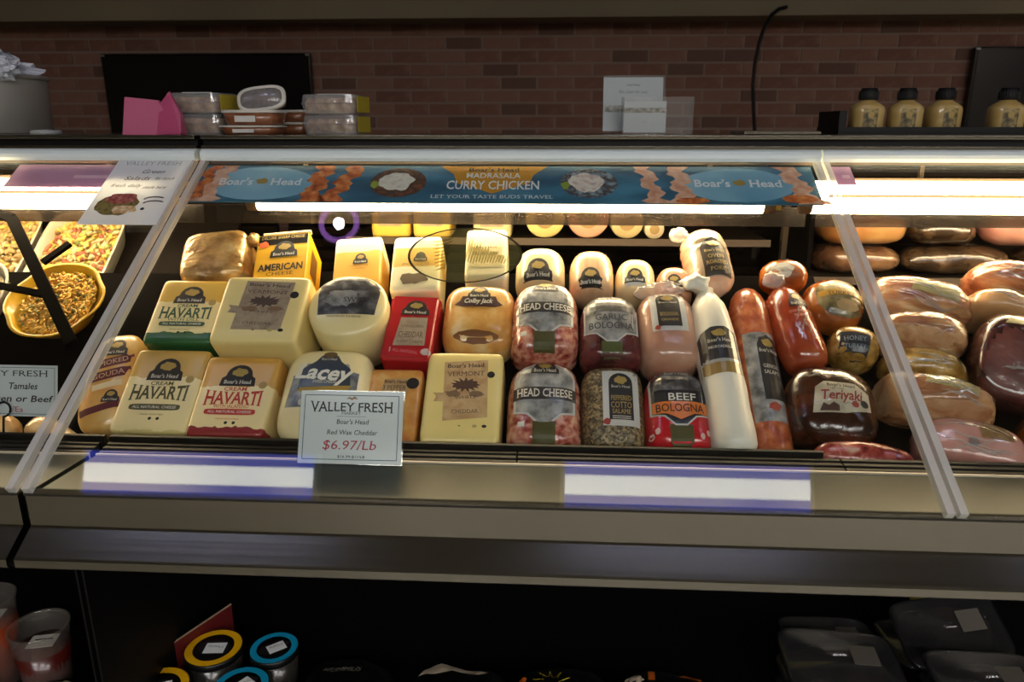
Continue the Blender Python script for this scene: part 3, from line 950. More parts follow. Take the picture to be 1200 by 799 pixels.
# ---- gouda slab
th, b, a = product('cheese_block', 'golden smoked gouda slab with dark red ribbons beside the glass joint', 'cheese', -.779, .012, .214, .088, .072, (4, 3.2, 4), mottled('gouda', ['#c68a3e', '#d8a758', '#e6c689'], 16, .35, .6, .15), 6)
emblem(a, th, .004, .062, .044, .036)
for (yy, s, tilt) in ((.030, 'SMOKED', 14), (.004, 'GOUDA', 14), (-.062, 'SMOKED', 16)):
    r_ = a.poly('ribbon', rect(.004, yy, .072, .019 if yy > -.05 else .013, tilt), M_MAROON, th, .0008)
    if yy > -.05: a.text('ribbon_lettering', [(s, .004, yy, .010, .055, {'serif': True, 'rot': tilt})], pm('lettering_tan', '#c9a98a', .5), r_, .0016)
emblem(a, th, .018, -.040, .030, .024)
a.poly('print_patch', rect(.006, -.018, .05, .012, 14), pm('gouda_print', '#dcc9a0', .5), th, .0006)

# ---- bolognas and head cheese: loaves in film
M_HEAD = mottled('head_cheese', ['#6e2a24', '#a84f42', '#d09078', '#e0b090'], 75, .25, 1.0, .45, bscale=60, contrast=.22)
M_GARL = mottled('garlic_bologna', ['#3a1518', '#5b2224', '#7d3b38'], 30, .25, 1.0, .4, bscale=45)
M_BEEF = mottled('beef_bologna', ['#a80f1c', '#c71a26', '#d2323a'], 18, .25, 1.0, .4, bscale=45)
M_PINK = mottled('pink_bologna', ['#b58068', '#c4947a', '#d2a88a'], 14, .3, .9, .4, bscale=40)
M_SEED = mottled('seed_crust', ['#33281a', '#5a492c', '#7d6a44', '#a38c5e', '#46371f'], 260, .45, .6, .5, vor=True, bscale=260)

def shield_pts(w, h, yc, top='arch', inset=0.0):
    a = w / 2 - inset; hh = h / 2 - inset
    p = [(-a, -hh * .62), (-a * .55, -hh * .70), (-a * .2, -hh * .98), (a * .2, -hh * .98), (a * .55, -hh * .70), (a, -hh * .62), (a, hh * .45)]
    for i in range(1, 8):
        an = math.pi * i / 8; p.append((a * math.cos(an), hh * .45 + hh * .5 * math.sin(an)))
    p.append((-a, hh * .45))
    return [(x, y + yc) for x, y in p]

def headcheese(label, X, s0, s1, w, t, seed):
    th, b, a = product('head_cheese', label, 'deli loaf', X, s0, s1, w, t, (2.8, (9, 3.0), 2.6), M_HEAD, amp=.03, freq=30, seed=seed, step=.009)
    l = s1 - s0
    ol = a.poly('olive_strip', rect(0, -l * .36, w * .30, l * .22), M_OLIVE, th, .0016, step=.006)
    bo = a.poly('label_border', shield_pts(w * .82, l * .74, l * .08), M_BORDER, th, .0012)
    a.poly('label_field', shield_pts(w * .82, l * .74, l * .08, inset=.004), M_SILV, bo, .0020)
    ba = a.poly('name_band', [(-w * .42, -l * .02), (w * .42, -l * .02), (w * .42, l * .115), (-w * .42, l * .115)], pm('band_dark', '#2b2625', .4, coat=.5), th, .0028)
    a.text('lettering', [('HEAD CHEESE', 0, l * .05, l * .085, w * .74, {'serif': True, 'bold': .015})], M_LET, ba, .0036)
    a.poly('emblem', arch(0, l * .36, w * .34, l * .17, .003), M_EMB, th, .0028)
    a.text('emblem_lettering', [(BH, 0, l * .315, l * .045, w * .30, {'serif': True})], M_LET, th, .0036)
    a.poly('emblem_oval', blob(0, l * .385, w * .09, l * .04, seed, .3), M_GOLD, th, .0034)
    a.poly('mark', rect(-w * .30, -l * .27, w * .09, l * .055), M_BORDER, th, .0010)
    return th
headcheese('head cheese loaf standing on the black front rail', -.010, -.012, .162, .124, .093, 2)
headcheese('head cheese loaf lying behind another head cheese loaf', -.012, .160, .328, .122, .104, 5)

th, b, a = product('bologna', 'dark red garlic bologna with silver shield label', 'deli loaf', .104, .152, .302, .110, .100, (2.8, (9, 2.8), 2.6), M_GARL, step=.009)
w, l = .11, .15
a.poly('olive_strip', rect(0, -l * .38, w * .32, l * .22), pm('olive_green_strip', '#4e5320', .45), th, .0008)
bo = a.poly('label_border', shield_pts(w * .86, l * .78, l * .10), M_BORDER, th, .0010)
a.poly('label_field', shield_pts(w * .86, l * .78, l * .10, inset=.003), M_SILV, bo, .0017)
a.poly('picture', [(-w * .36, l * .14), (w * .36, l * .14), (w * .34, l * .34), (w * .2, l * .43), (-w * .2, l * .43), (-w * .34, l * .34)], M_NIGHT, bo, .0024)
a.text('lettering', [('GARLIC', 0, l * .06, l * .085, w * .50, {'bold': .01}), ('BOLOGNA', 0, -l * .06, l * .09, w * .70, {'bold': .01})], pm('ink_grey', '#35353a', .5), bo, .0026)
a.text('emblem_lettering', [(BH, 0, l * .38, l * .05, w * .38, {'serif': True})], M_LET, bo, .0032)

th, b, a = product('bologna', 'bright red beef bologna with black and orange shield label', 'deli loaf', .210, -.010, .148, .110, .094, (2.8, (9, 2.8), 2.6), M_BEEF, step=.009)
w, l = .110, .158
a.poly('olive_strip', rect(0, -l * .36, w * .34, l * .24), M_OLIVE, th, .0008)
for i, x in enumerate((-.34, .30, .40, -.42)):
    a.poly('spot', blob(x * w, -l * (.30 + .05 * (i % 2)), w * .035, l * .035, i + 2, .2, 14), pm('spot_pale', '#d8b3ab', .5), th, .0008)
bo = a.poly('label_border', shield_pts(w * .86, l * .74, l * .11), M_BORDER, th, .0010)
a.poly('label_field', shield_pts(w * .86, l * .74, l * .11, inset=.003), pm('label_black', '#1c1c1e', .4, coat=.4), bo, .0017)
a.poly('picture', [(-w * .36, l * .16), (w * .36, l * .16), (w * .34, l * .34), (w * .18, l * .44), (-w * .18, l * .44), (-w * .34, l * .34)], M_NIGHT, bo, .0024)
ob_ = a.poly('name_band', [(-w * .40, -l * .11), (-w * .2, -l * .12), (0, -l * .19), (w * .2, -l * .12), (w * .40, -l * .11), (w * .40, l * .02), (-w * .40, l * .02)], pm('band_orange', '#d9772a', .4, coat=.4), th, .0030)
a.text('lettering', [('BEEF', w * .04, l * .075, l * .085, w * .40, {'bold': .01})], M_LET, bo, .0030)
a.text('band_lettering', [('BOLOGNA', 0, -l * .055, l * .09, w * .70, {'bold': .01})], pm('ink_dark_red', '#3a1c14', .5), ob_, .0038)
a.text('emblem_lettering', [(BH, 0, l * .40, l * .05, w * .36, {'serif': True})], M_LET, bo, .0034)

def arch_label(a, th, cx, cy, w, h, emb=True, rows=3, body=M_EMB, panel=M_BORDER, foot=M_GOLD, lift=.0008, side=0.0):
    """white panel carrying a tall black arch with gold emblem and pale lettering"""
    pn = a.poly('label_panel', rect(cx + side, cy, w, h), panel, th, lift)
    aw, ah = w * .66, h * .86
    pts = [(cx - aw / 2, cy - ah / 2 + h * .03), (cx + aw / 2, cy - ah / 2 + h * .03)]
    for i in range(0, 11):
        an = math.pi * i / 10; pts.append((cx + aw / 2 * math.cos(an), cy + ah * .30 + ah * .22 * math.sin(an)))
    a.poly('label_arch', pts, body, pn, lift + .0008)
    a.poly('emblem_oval', blob(cx, cy + ah * .36, aw * .24, ah * .085, 2.3, .3), M_GOLD, pn, lift + .0014)
    lines = [(BH, cx, cy + ah * .22, ah * .055, aw * .78, {'serif': True})]
    a.text('emblem_lettering', lines, M_LET, pn, lift + .0015)
    return pn

th, b, a = product('deli_loaf', 'seed crusted loaf with tall black arched label', 'deli loaf', .104, -.008, .152, .106, .088, (3.0, 6, 3.0), M_SEED, amp=.01, step=.009)
pn = arch_label(a, th, .012, .010, .060, .105)
a.text('lettering', [('PEPPERED', .012, .008, .009, .034, {'serif': True}), ('COTTO', .012, -.005, .011, .034, {'serif': True}), ('SALAME', .012, -.017, .008, .03, {'serif': True})], M_LETG, pn, .0024)
for k in range(4): a.poly('text_line', rect(.012, -.026 - k * .0035, .030, .0012), M_LET, pn, .0024)
a.poly('flower', blob(-.012, -.036, .006, .006, 3, .4, 14), pm('flower_red', '#9a3a2a', .5), pn, .0022)

th, b, a = product('bologna', 'pale pink bologna in loose film with wide black label', 'deli loaf', .205, .150, .308, .106, .104, (2.8, (8, 3.4), 2.7), M_PINK, 2, step=.009, amp=.015, freq=25)
pn = arch_label(a, th, .0, .022, .062, .088)
a.text('lettering', [('BOLOGNA', 0, .012, .008, .032, {'serif': True}), ('GRANDE', 0, .0, .005, .03, {'serif': True})], M_LETG, pn, .0024)
a.poly('flower', blob(-.022, -.016, .005, .005, 3, .4, 14), pm('flower_red', '#9a3a2a', .5), pn, .0022)

# film tail at the top of the pink bologna
def tail(th, name, x, y, z, w, l, t, mat, seed):
    V, F = superbody(w, l, t, 2, 2, 2, 28, 5, amp=.45, freq=60, seed=seed)
    o = mesh(name, [Vector((x, y, z)) + v for v in V], F, mat, th, True)
    return o
M_FILM = clear('film_tail', (.95, .92, .9), .10, .12, .30, (.9, .82, .76), bump=.8, bscale=120)
tail(th, 'film_tail', -.01, .075, .05, .09, .035, .05, M_FILM, 4)

# ---- long white log with twisted top
prof = [(-.168, .022, .022), (-.160, .031, .031), (-.150, .036, .036)] + [(-.13 + i * .02, .0365, .0375) for i in range(11)] + [(.105, .034, .036), (.125, .031, .031), (.142, .022, .024), (.155, .015, .016), (.166, .017, .012), (.170, .010, .006)]
th, b, a = product('wrapped_log', 'long white wrapped log with black and gold band label', 'deli log', .286, -.018, .322, .075, .075, 'loft', pm('white_casing', '#e3decd', .45, coat=.3, bump=.25, bscale=24), 3, prof=prof, amp=.05, freq=26, seed=4, step=.008, base=DECK + .032)
lab = a.poly('band_label', [(-.034, -.006), (.034, -.006), (.034, .040), (.028, .052), (.012, .060), (-.012, .060), (-.028, .052), (-.034, .040)], pm('label_black', '#1c1c1e', .4), th, .0010)
a.poly('gold_band', rect(0, -.020, .070, .024), pm('gold_print', '#8d7136', .35, coat=.4), th, .0009)
a.poly('silver_band', rect(0, -.008, .070, .006), pm('silver_print', '#9a9a96', .35, coat=.4), th, .0012)
a.poly('emblem_oval', blob(0, .046, .012, .007, 2, .3), M_GOLD, lab, .0022)
a.text('lettering', [(BH, 0, .032, .007, .042, {'serif': True}), ('MORTADELLA', 0, .018, .005, .042, {'serif': True})], M_LET, lab, .0022)
tail(th, 'twisted_end', -.018, .172, .036, .05, .04, .03, MATS['white_casing'], 9)

# ---- salami log
prof = [(-.180, .030, .030), (-.175, .034, .034), (-.157, .0355, .0355)] + [(-.137 + i * .0248, .036, .036) for i in range(11)] + [(.139, .034, .034), (.155, .029, .030), (.167, .022, .023), (.175, .013, .014), (.179, .005, .005)]
M_SALA = mottled('salami_casing', ['#8f3f22', '#b3592f', '#c97a4a'], 60, .3, .9, .3, bscale=70)
th, b, a = product('salami', 'long orange brown salami with grey and black label', 'salami', .361, -.015, .345, .072, .072, 'loft', M_SALA, 0, prof=prof, amp=.03, freq=40, seed=2, step=.008)
pn = a.poly('label_panel', [(-.026, -.115), (.036, -.115), (.036, .06), (-.026, .06)], M_SILV, th, .0008)
a.poly('label_arch', [(-.006, -.075), (.032, -.075), (.032, .035), (.026, .048), (.013, .055), (0, .048), (-.006, .035)], M_EMB, pn, .0016)
a.poly('emblem_oval', blob(.013, .038, .010, .008, 2, .3), M_GOLD, pn, .0022)
a.text('lettering', [(BH, .013, .022, .007, .034, {'serif': True}), ('GENOA', .013, -.01, .007, .028, {'serif': True}), ('SALAME', .013, -.022, .007, .028, {'serif': True})], M_LET, pn, .0024)
a.poly('flower', blob(.008, -.088, .010, .008, 3, .4, 16), pm('flower_red', '#9a3a2a', .5), pn, .0018)

# ---- red sausage loaf
prof = [(-.095, .022, .024), (-.09, .034, .034), (-.075, .040, .040), (-.05, .042, .042), (0, .042, .042), (.04, .040, .040), (.07, .033, .034), (.085, .024, .026), (.094, .010, .012)]
th, b, a = product('deli_loaf', 'glossy red brown turkey loaf leaning on the salami', 'deli loaf', .434, .166, .340, .084, .084, 'loft', mottled('red_turkey', ['#8a3018', '#a84526', '#c0643a'], 18, .2, 1.0, .4, bscale=30), 8, prof=[(y * .92, p_ * .97, q_) for y, p_, q_ in prof], amp=.05, freq=22, seed=3, step=.008)
emblem(a, th, .008, .040, .036, .034)
a.text('lettering', [('OVEN ROASTED', .008, .012, .006, .044), ('TURKEY', .008, .002, .006, .034)], pm('lettering_rose', '#c98f80', .5), th, .0012)
tail(th, 'twisted_end', -.014, .094, .05, .04, .03, .03, M_FILM, 6)
fold_glints(a, th, .07, .17, 5, 78, 80)

# ---- teriyaki
th, b, a = product('deli_breast', 'dark brown glossy glazed breast with cream label and red script', 'deli meat', .466, .016, .168, .146, .094, (2.5, (4.5, 2.2), 2.3), mottled('teriyaki_glaze', ['#1d0c06', '#3b1a0c', '#5c2c14'], 18, .2, 1.0, .4, bscale=40), -6, amp=.05, freq=16, seed=7, step=.009)
lab = a.poly('label', [(-.040, -.036), (.010, -.034), (.054, -.022), (.052, .010), (.030, .024), (-.020, .024), (-.034, .012)], mottled('label_cream', ['#a59a80', '#c3baa0', '#cfc8b2'], 30, .4, .5, .1), th, .0012)
a.text('lettering', [('Teriyaki', .006, -.001, .018, .066, {'shear': .2, 'bold': .02, 'rot': 4})], pm('ink_red2', '#8d2a22', .5), lab, .0024)
a.text('emblem_lettering', [(BH, .006, .017, .006, .045, {'serif': True, 'bold': .01}), ('STYLE', .0, .010, .003, .018)], M_INK, lab, .0024)
a.poly('picture', [(-.03, -.033), (.0, -.032), (.0, -.022), (-.008, -.016), (-.016, -.023), (-.024, -.018)], M_BROWN, lab, .0022)
a.poly('seal', ell(.026, -.016, .006, .006, 14), pm('ink_red2', '#8d2a22', .5), lab, .0022)
a.poly('seal', ell(.042, -.012, .007, .007, 14), M_EMB, lab, .0022)
fold_glints(a, th, .13, .15, 4, 77)

th, b, a = product('cured_ham', 'small marbled red and white cured ham end on the black front rail', 'deli meat', .492, -.036, .014, .150, .052, (2.4, 2.4, 2.4), mottled('marbled_ham', ['#5e1a1a', '#8c2f2a', '#b9584c', '#d8b89a'], 36, .25, 1.0, .4, bscale=50, distort=1.0), -6, amp=.07, freq=16, seed=5, base=-.044)

# ---- turkey pieces
M_GOLDF = mottled('gold_foil_wrap', ['#4c3310', '#8a6426', '#b8924a', '#d9bf86'], 40, .22, .9, .6, bscale=70, contrast=.25)
th, b, a = product('deli_breast', 'gold wrapped turkey breast above the dark glazed breast', 'deli meat', .530, .172, .250, .084, .086, (2.4, 2.6, 2.4), M_GOLDF, -8, amp=.06, freq=18, seed=11, step=.009)
lab = a.poly('label', [(-.034, -.035), (.012, -.040), (.018, .006), (-.030, .012)], pm('label_navy', '#1b1f2a', .35, coat=.5), th, .0014)
a.text('lettering', [('HONEY', -.008, -.004, .009, .036, {'serif': True}), ('TURKEY', -.008, -.018, .007, .034)], pm('lettering_steel', '#8d99a4', .5), lab, .0024)

th, b, a = product('deli_breast', 'round orange edged turkey breast with pale scroll label', 'deli meat', .512, .250, .356, .108, .088, (2.2, 2.2, 2.4), mottled('smoked_skin', ['#7a3a10', '#a9591b', '#c47a33'], 22, .25, 1.0, .3, bscale=40), -6, amp=.04, freq=16, seed=12, step=.009)
lab = a.poly('label', blob(.008, -.002, .046, .040, 2, .08), mottled('label_goldgrey', ['#2c2718', '#7b6c40', '#b9a97a'], 40, .35, .7, .2), th, .0012)
sc = a.poly('scroll_label', [(-.034, -.008), (.03, .0), (.046, -.006), (.044, .008), (-.006, .010), (-.036, .004)], pm('scroll_gold', '#b98f2f', .4, coat=.4), th, .0026)
a.text('lettering', [('TURKEY', .004, .0005, .009, .05, {'serif': True, 'rot': 5}), ], M_BROWN, sc, .0036)
a.text('emblem_lettering', [(BH, .008, .022, .007, .045, {'serif': True})], M_LET, lab, .0026)
a.poly('picture', blob(.014, -.022, .020, .012, 4, .2), pm('turkey_slice', '#b99a6a', .4), lab, .0024)
th, b, a = product('deli_breast', 'orange glazed breast behind the salami', 'deli meat', .436, .344, .404, .09, .080, (2.3, 2.3, 2.3), MATS['smoked_skin'], 0, amp=.05, freq=18, seed=14)
fold_glints(a, th, .09, .066, 3, 14)
a.poly('label', blob(-.012, -.008, .022, .014, 3, .2), pm('label_white', '#cfc8b8', .4), th, .0012)

# ---- third row
th, b, a = product('cheese_loaf', 'loaf in crinkled gold foil with twisted end', 'cheese', -.655, .322, .446, .128, .095, (5, 5, 5), mottled('crinkled_foil', ['#6b4a24', '#a37a42', '#c7a164', '#e2c690'], 30, .28, .6, .9, bscale=55, stretch=(1, 1.3, 1), contrast=.25, metal=.35), 8, amp=.03, freq=26, seed=3)
tail(th, 'twisted_end', .070, .040, .05, .022, .03, .03, MATS['crinkled_foil'], 3)

M_YEL = pm('american_carton', '#eab020', .4, coat=.3)
th, b, a = product('cheese_carton', 'yellow and black american cheese carton', 'cheese box', -.514, .304, .428, .100, .092, 'box', M_YEL, 7, bev=.002, step=.03)
a.poly('top_band', rect(0, .0465, .094, .024), pm('carton_black', '#121116', .85, spec=.1), th, .0006)
a.text('band_lettering', [('DELUXE SHARP CHEESE', 0, .052, .007, .082)], pm('lettering_gold', '#b89b58', .5), th, .0013)
emblem(a, th, .004, .022, .052, .040)
a.text('lettering', [('AMERICAN', .0, -.022, .016, .084, {'bold': .03}), ('CHEESE', .0, -.038, .008, .05)], M_INK, th, .0010)
a.poly('leaf', blob(-.036, .036, .009, .008, 2, .3, 14), pm('leaf_orange', '#d9622a', .5), th, .0012)
# print on the carton's right flank and lid
box('side_print', (.0502, .005, .05), (.0006, .06, .04), pm('carton_print', '#6d4a16', .5), th)
box('lid_flap', (.006, .064, .088), (.092, .004, .010), pm('carton_cream', '#e9d9a8', .5), th)

th, b, a = product('cheese_block', 'yellow cheese block with white top and small dark emblem', 'cheese', -.370, .308, .430, .092, .088, (14, 14, 12), banded('wrap_yellow', [(-.15, '#e0ae45'), (.022, '#eadfb6')], .003), 6)
emblem(a, th, .006, .004, .028, .026); a.text('lettering', [('MUENSTER', .004, -.014, .004, .034), ('CHEESE', .004, -.020, .003, .024)], pm('ink_ochre', '#a8651f', .5), th, .0010)
th, b, a = product('cheese_block', 'tall cheese block with gold band and brown floral print', 'cheese', -.257, .296, .432, .094, .090, (14, 14, 12), banded('wrap_swiss', [(-.15, '#efe6bd'), (-.010, '#e3b75a'), (.036, '#f0ead0')], .002), 3)
emblem(a, th, .008, .014, .026, .022, gold=False); a.text('lettering', [('PICCOLO', .0, -.004, .005, .05, {'shear': .3})], M_BROWN, th, .0010)
a.poly('picture', blob(-.002, -.038, .026, .013, 6, .35), pm('print_umber', '#5e4a2e', .5), th, .0008)
th, b, a = product('cheese_block', 'tall white wrapped block beside the round orange marbled loaf', 'cheese', -.126, .326, .452, .080, .090, (12, 14, 12), pm('white_wrap', '#efe7cf', .35, coat=.5, bump=.15, bscale=20), 2)
a.poly('label', rect(0, -.01, .06, .05), pm('label_faint', '#cfc3a0', .4), th, .0008)
a.text('lettering', [('PROVOLONE', 0, -.002, .008, .05, {'serif': True}), (BH, 0, .014, .006, .04, {'serif': True})], M_BROWN, th, .0016)

def rearlog(label, X, s0, s1, w, t, mat, spin=0, dark=True, seed=1, em=.05, ey=-.30):
    th, b, a = product('deli_log', label, 'deli log', X, s0, s1, w, t, (2.4, (8, 3.0), 2.4), mat, spin, amp=.015, seed=seed, step=.008)
    l = s1 - s0
    emblem(a, th, -.004, l * ey, em, em * .85)
    return th, a
rearlog('cream coloured deli log with dark wide label', -.023, .322, .418, .094, .094, pm('cream_log', '#e6d3a0', .3, coat=.8), 1, em=.054, ey=-.20)
rearlog('pink streaked ham log in clear film', .074, .312, .414, .084, .092, mottled('ham_log', ['#d2a078', '#e2bd92', '#bf7c5e'], 10, .25, 1, .1, stretch=(3, .4, 1)), 0, em=.046, ey=-.27)
th, a = rearlog('slim cream log with gold emblem and white label', .156, .306, .396, .074, .088, pm('cream_log2', '#e9cf9c', .3, coat=.8), -2, em=.038, ey=-.12)
a.poly('label', rect(-.004, -.026, .034, .014), M_BORDER, th, .0008)
rearlog('small salmon pink log behind the white wrapped log', .228, .306, .382, .066, .080, pm('salmon_log', '#cf9672', .3, coat=.8, bump=.2), -2, em=.034, ey=-.12)

M_NET = mottled('netted_ham', ['#c98a6a', '#dba686', '#edc9ab'], 12, .25, 1.0, .3, bscale=40, stretch=(1, 4, 1))
prof = []
for i in range(26):
    y = (-.088 + i * .007) * .83
    e = 1 - abs((i - 12.5) / 13) ** 6
    rib = 1 + (.03 * math.sin(i * 1.9) if i > 13 else 0)
    prof.append((y, .044 * max(.35, e) * rib, .046 * max(.35, e) * rib))
th, b, a = product('deli_roast', 'big peach roast tied with ridged netting and black label', 'deli meat', .294, .324, .470, .088, .092, 'loft', M_NET, 6, prof=prof, amp=.03, freq=25, seed=6, step=.008, base=DECK + .001)
pn = a.poly('label_panel', rect(.004, -.014, .062, .088), pm('label_clearish', '#a08a70', .4, coat=.4), th, .0010)
a.poly('label_arch', [(-.02, -.057), (.030, -.057), (.030, .006), (.024, .020), (.006, .028), (-.012, .020), (-.02, .006)], pm('label_brown', '#2a1d12', .4), pn, .0018)
a.poly('emblem_oval', blob(.006, .012, .012, .007, 2, .3), M_GOLD, pn, .0024)
a.text('lettering', [(BH, .005, -.004, .006, .038, {'serif': True}), ('OVEN', .005, -.018, .008, .03, {'serif': True}), ('ROASTED', .005, -.032, .008, .04, {'serif': True}), ('PORK', .005, -.046, .007, .03, {'serif': True})], M_LETG, pn, .0026)
tail(th, 'twisted_end', -.044, .066, .05, .035, .03, .03, M_FILM, 8)

# ------------------------------------------------------------------ hams at the other end of the main counter
M_HAMR = mottled('ham_pink_wrap', ['#6a3524', '#9c5f42', '#c08e66', '#e4cda4'], 13, .2, 1.0, .9, bscale=30, stretch=(.7, 2.6, 2), contrast=.22, distort=1.2)
M_HAMT = mottled('ham_tan_wrap', ['#6b3c22', '#a06a44', '#c89a6c', '#e6d0a8'], 13, .2, 1.0, .9, bscale=30, stretch=(.7, 2.6, 2), contrast=.22, distort=1.2)
M_HAMP = mottled('ham_rose', ['#b07468', '#c89084', '#d8a898'], 9, .2, 1.0, .4, bscale=35)
M_ROAST = mottled('roast_dark', ['#2e1614', '#4a2622', '#6b3a33'], 22, .22, 1.0, .35, bscale=50)
M_OLIV = pm('label_olive_tan', '#9c9160', .4, coat=.5, var=.25, vscale=40)
M_FLESH = mottled('ham_flesh', ['#8a5236', '#b58058', '#cfa67c', '#e2c8a2'], 22, .22, 1.0, .7, bscale=50, contrast=.25, distort=1.0)
M_FLESHD = mottled('beef_flesh', ['#4a2320', '#6b3630', '#84493f'], 16, .22, 1.0, .35, bscale=40)
def ham(label, X, s0, s1, w, t, mat, spin, seed, shape=(2.5, (4.5, 2.1), 2.5), amp=.09, name='ham', cuts=(), flesh=None):
    th, b, a = product(name, label, 'ham', X, s0, s1, w, t, shape, mat, spin, amp=amp, freq=17, seed=seed, step=.010, cuts=cuts, flesh=flesh)
    fold_glints(a, th, w, s1 - s0, 9, seed)
    return th, a
th, a = ham('wide wrapped ham at the back with pale glossy film', .668, .268, .356, .178, .094, M_HAMR, -12, 21, cuts=[((.1, -1, .5), .040)], flesh=M_HAMT)
a.poly('label', [(-.03, -.008), (.05, -.018), (.055, .008), (-.024, .020)], M_OLIV, th, .0016)
th, a = ham('tan ham half with a flat cut face turned to the front', .648, .198, .274, .146, .104, M_HAMT, -8, 22, cuts=[((-.25, -1, .45), .034)], flesh=M_FLESH)
th, a = ham('gold wrapped ham between the pink hams', .640, .140, .204, .136, .092, M_GOLDF, -10, 23)
th, a = ham('long ham with gold label and a flat cut end', .634, .062, .146, .190, .106, M_HAMT, -10, 24, cuts=[((-1, -.25, .25), .072), ((.1, -1, .3), .036)], flesh=M_FLESH)
a.poly('label', [(-.03, .004), (.05, -.008), (.06, .016), (-.02, .028)], M_OLIV, th, .0016)
th, a = ham('smooth rose pink ham on the front rail', .668, -.026, .062, .168, .100, M_HAMP, -12, 25, (2.8, (6, 2.2), 2.6), .03)
a.poly('label', [(.0, -.002), (.05, .002), (.045, .024), (.012, .034), (.0, .02)], mottled('label_bronze', ['#5c4126', '#8a6a3c', '#a98b58'], 40, .35, .5, .1), th, .0014)
a.poly('seal', ell(-.012, -.012, .008, .008, 16), pm('seal_smoke', '#7e6a66', .5), th, .0014)
th, a = ham('dark roast beef with pale green sticker on its cut face', .792, .092, .254, .160, .132, M_ROAST, -16, 26, (3.2, 2.6, 3), .05, 'roast_beef', [((-.1, -.45, 1), .050)], M_FLESHD)
st = a.poly('sticker', [(-.006, -.030), (.056, -.020), (.054, .014), (-.010, .004)], pm('sticker_green', '#a9b088', .45), th, .0014)
a.text('lettering', [('ROAST BEEF', .024, .0, .006, .045, {'rot': 8})], pm('ink_faint', '#6d6e55', .6), st, .0022)
a.poly('label', [(-.05, .03), (.04, .04), (.03, .056), (-.04, .050)], M_OLIV, th, .0014)
th, a = ham('tan skinned ham beside the dark roast beef', .800, .262, .322, .120, .104, mottled('ham_skin', ['#b07a48', '#cf9f6c', '#e3bf90'], 10, .25, 1, .25, bscale=26), -14, 27)
th, a = ham('pink brown ham at the back behind the tan skinned ham', .850, .326, .392, .165, .098, M_HAMR, -14, 28)
th, a = ham('orange brown smoked ham at the front behind the rose pink ham', .800, -.026, .086, .088, .104, MATS['smoked_skin'], -8, 29)
th, a = ham('pink wrapped ham further along the front rail', .922, -.026, .075, .150, .098, M_HAMR, -10, 30)
th, a = ham('tan wrapped ham further along the middle row', .948, .090, .190, .150, .100, M_HAMT, -10, 31)

# hams stacked on the rear shelf
def shelf_thing(name, label, cat, x, y, z, w, d, h, shape, mat, seed, amp=.05, spin=0):
    th = thing(name, label, cat, (x, y, z), Matrix.Rotation(R(spin), 4, 'Z'))
    V, F = superbody(w, d, h, *shape, nphi=40, na=7, amp=amp * 2, freq=17, seed=seed)
    b = mesh('body', V, F, mat, th, True)
    fold_glints(Art(b), th, w, d, 5, seed)
    return th
M_DARKH = mottled('ham_dark_film', ['#221810', '#3b2c1e', '#5a4734'], 16, .25, 1.0, .4, bscale=34)
shelf_thing('ham', 'brown ham lying on the rear shelf under the tan loaf', 'ham', .695, 1.745, 1.127, .19, .13, .070, (2.6, 2.4, 2.6), mottled('ham_brown_film', ['#3a261a', '#5f4230', '#8a6a4c'], 14, .25, 1, .4, bscale=34), 41)
shelf_thing('ham', 'tan loaf lying on top of the brown ham on the rear shelf', 'ham', .700, 1.745, 1.196, .19, .12, .070, (3, 3, 3), mottled('loaf_tan', ['#7a5028', '#a5713c', '#c49a64'], 8, .3, .8, .15), 42, .02)
shelf_thing('ham', 'dark film wrapped ham lying on the rear shelf', 'ham', .915, 1.745, 1.127, .23, .13, .070, (2.6, 2.4, 2.6), M_DARKH, 43)
shelf_thing('ham', 'dark film wrapped ham lying on another dark ham on the rear shelf', 'ham', .875, 1.745, 1.196, .15, .12, .066, (2.6, 2.4, 2.6), M_DARKH, 44)
shelf_thing('ham', 'pale pink ham on the rear shelf beside the dark wrapped hams', 'ham', 1.035, 1.745, 1.192, .14, .12, .075, (2.4, 2.4, 2.4), M_HAMP, 45, .03)
shelf_thing('ham', 'dark ham further along the rear shelf', 'ham', 1.14, 1.745, 1.127, .18, .13, .070, (2.6, 2.4, 2.6), M_DARKH, 46)

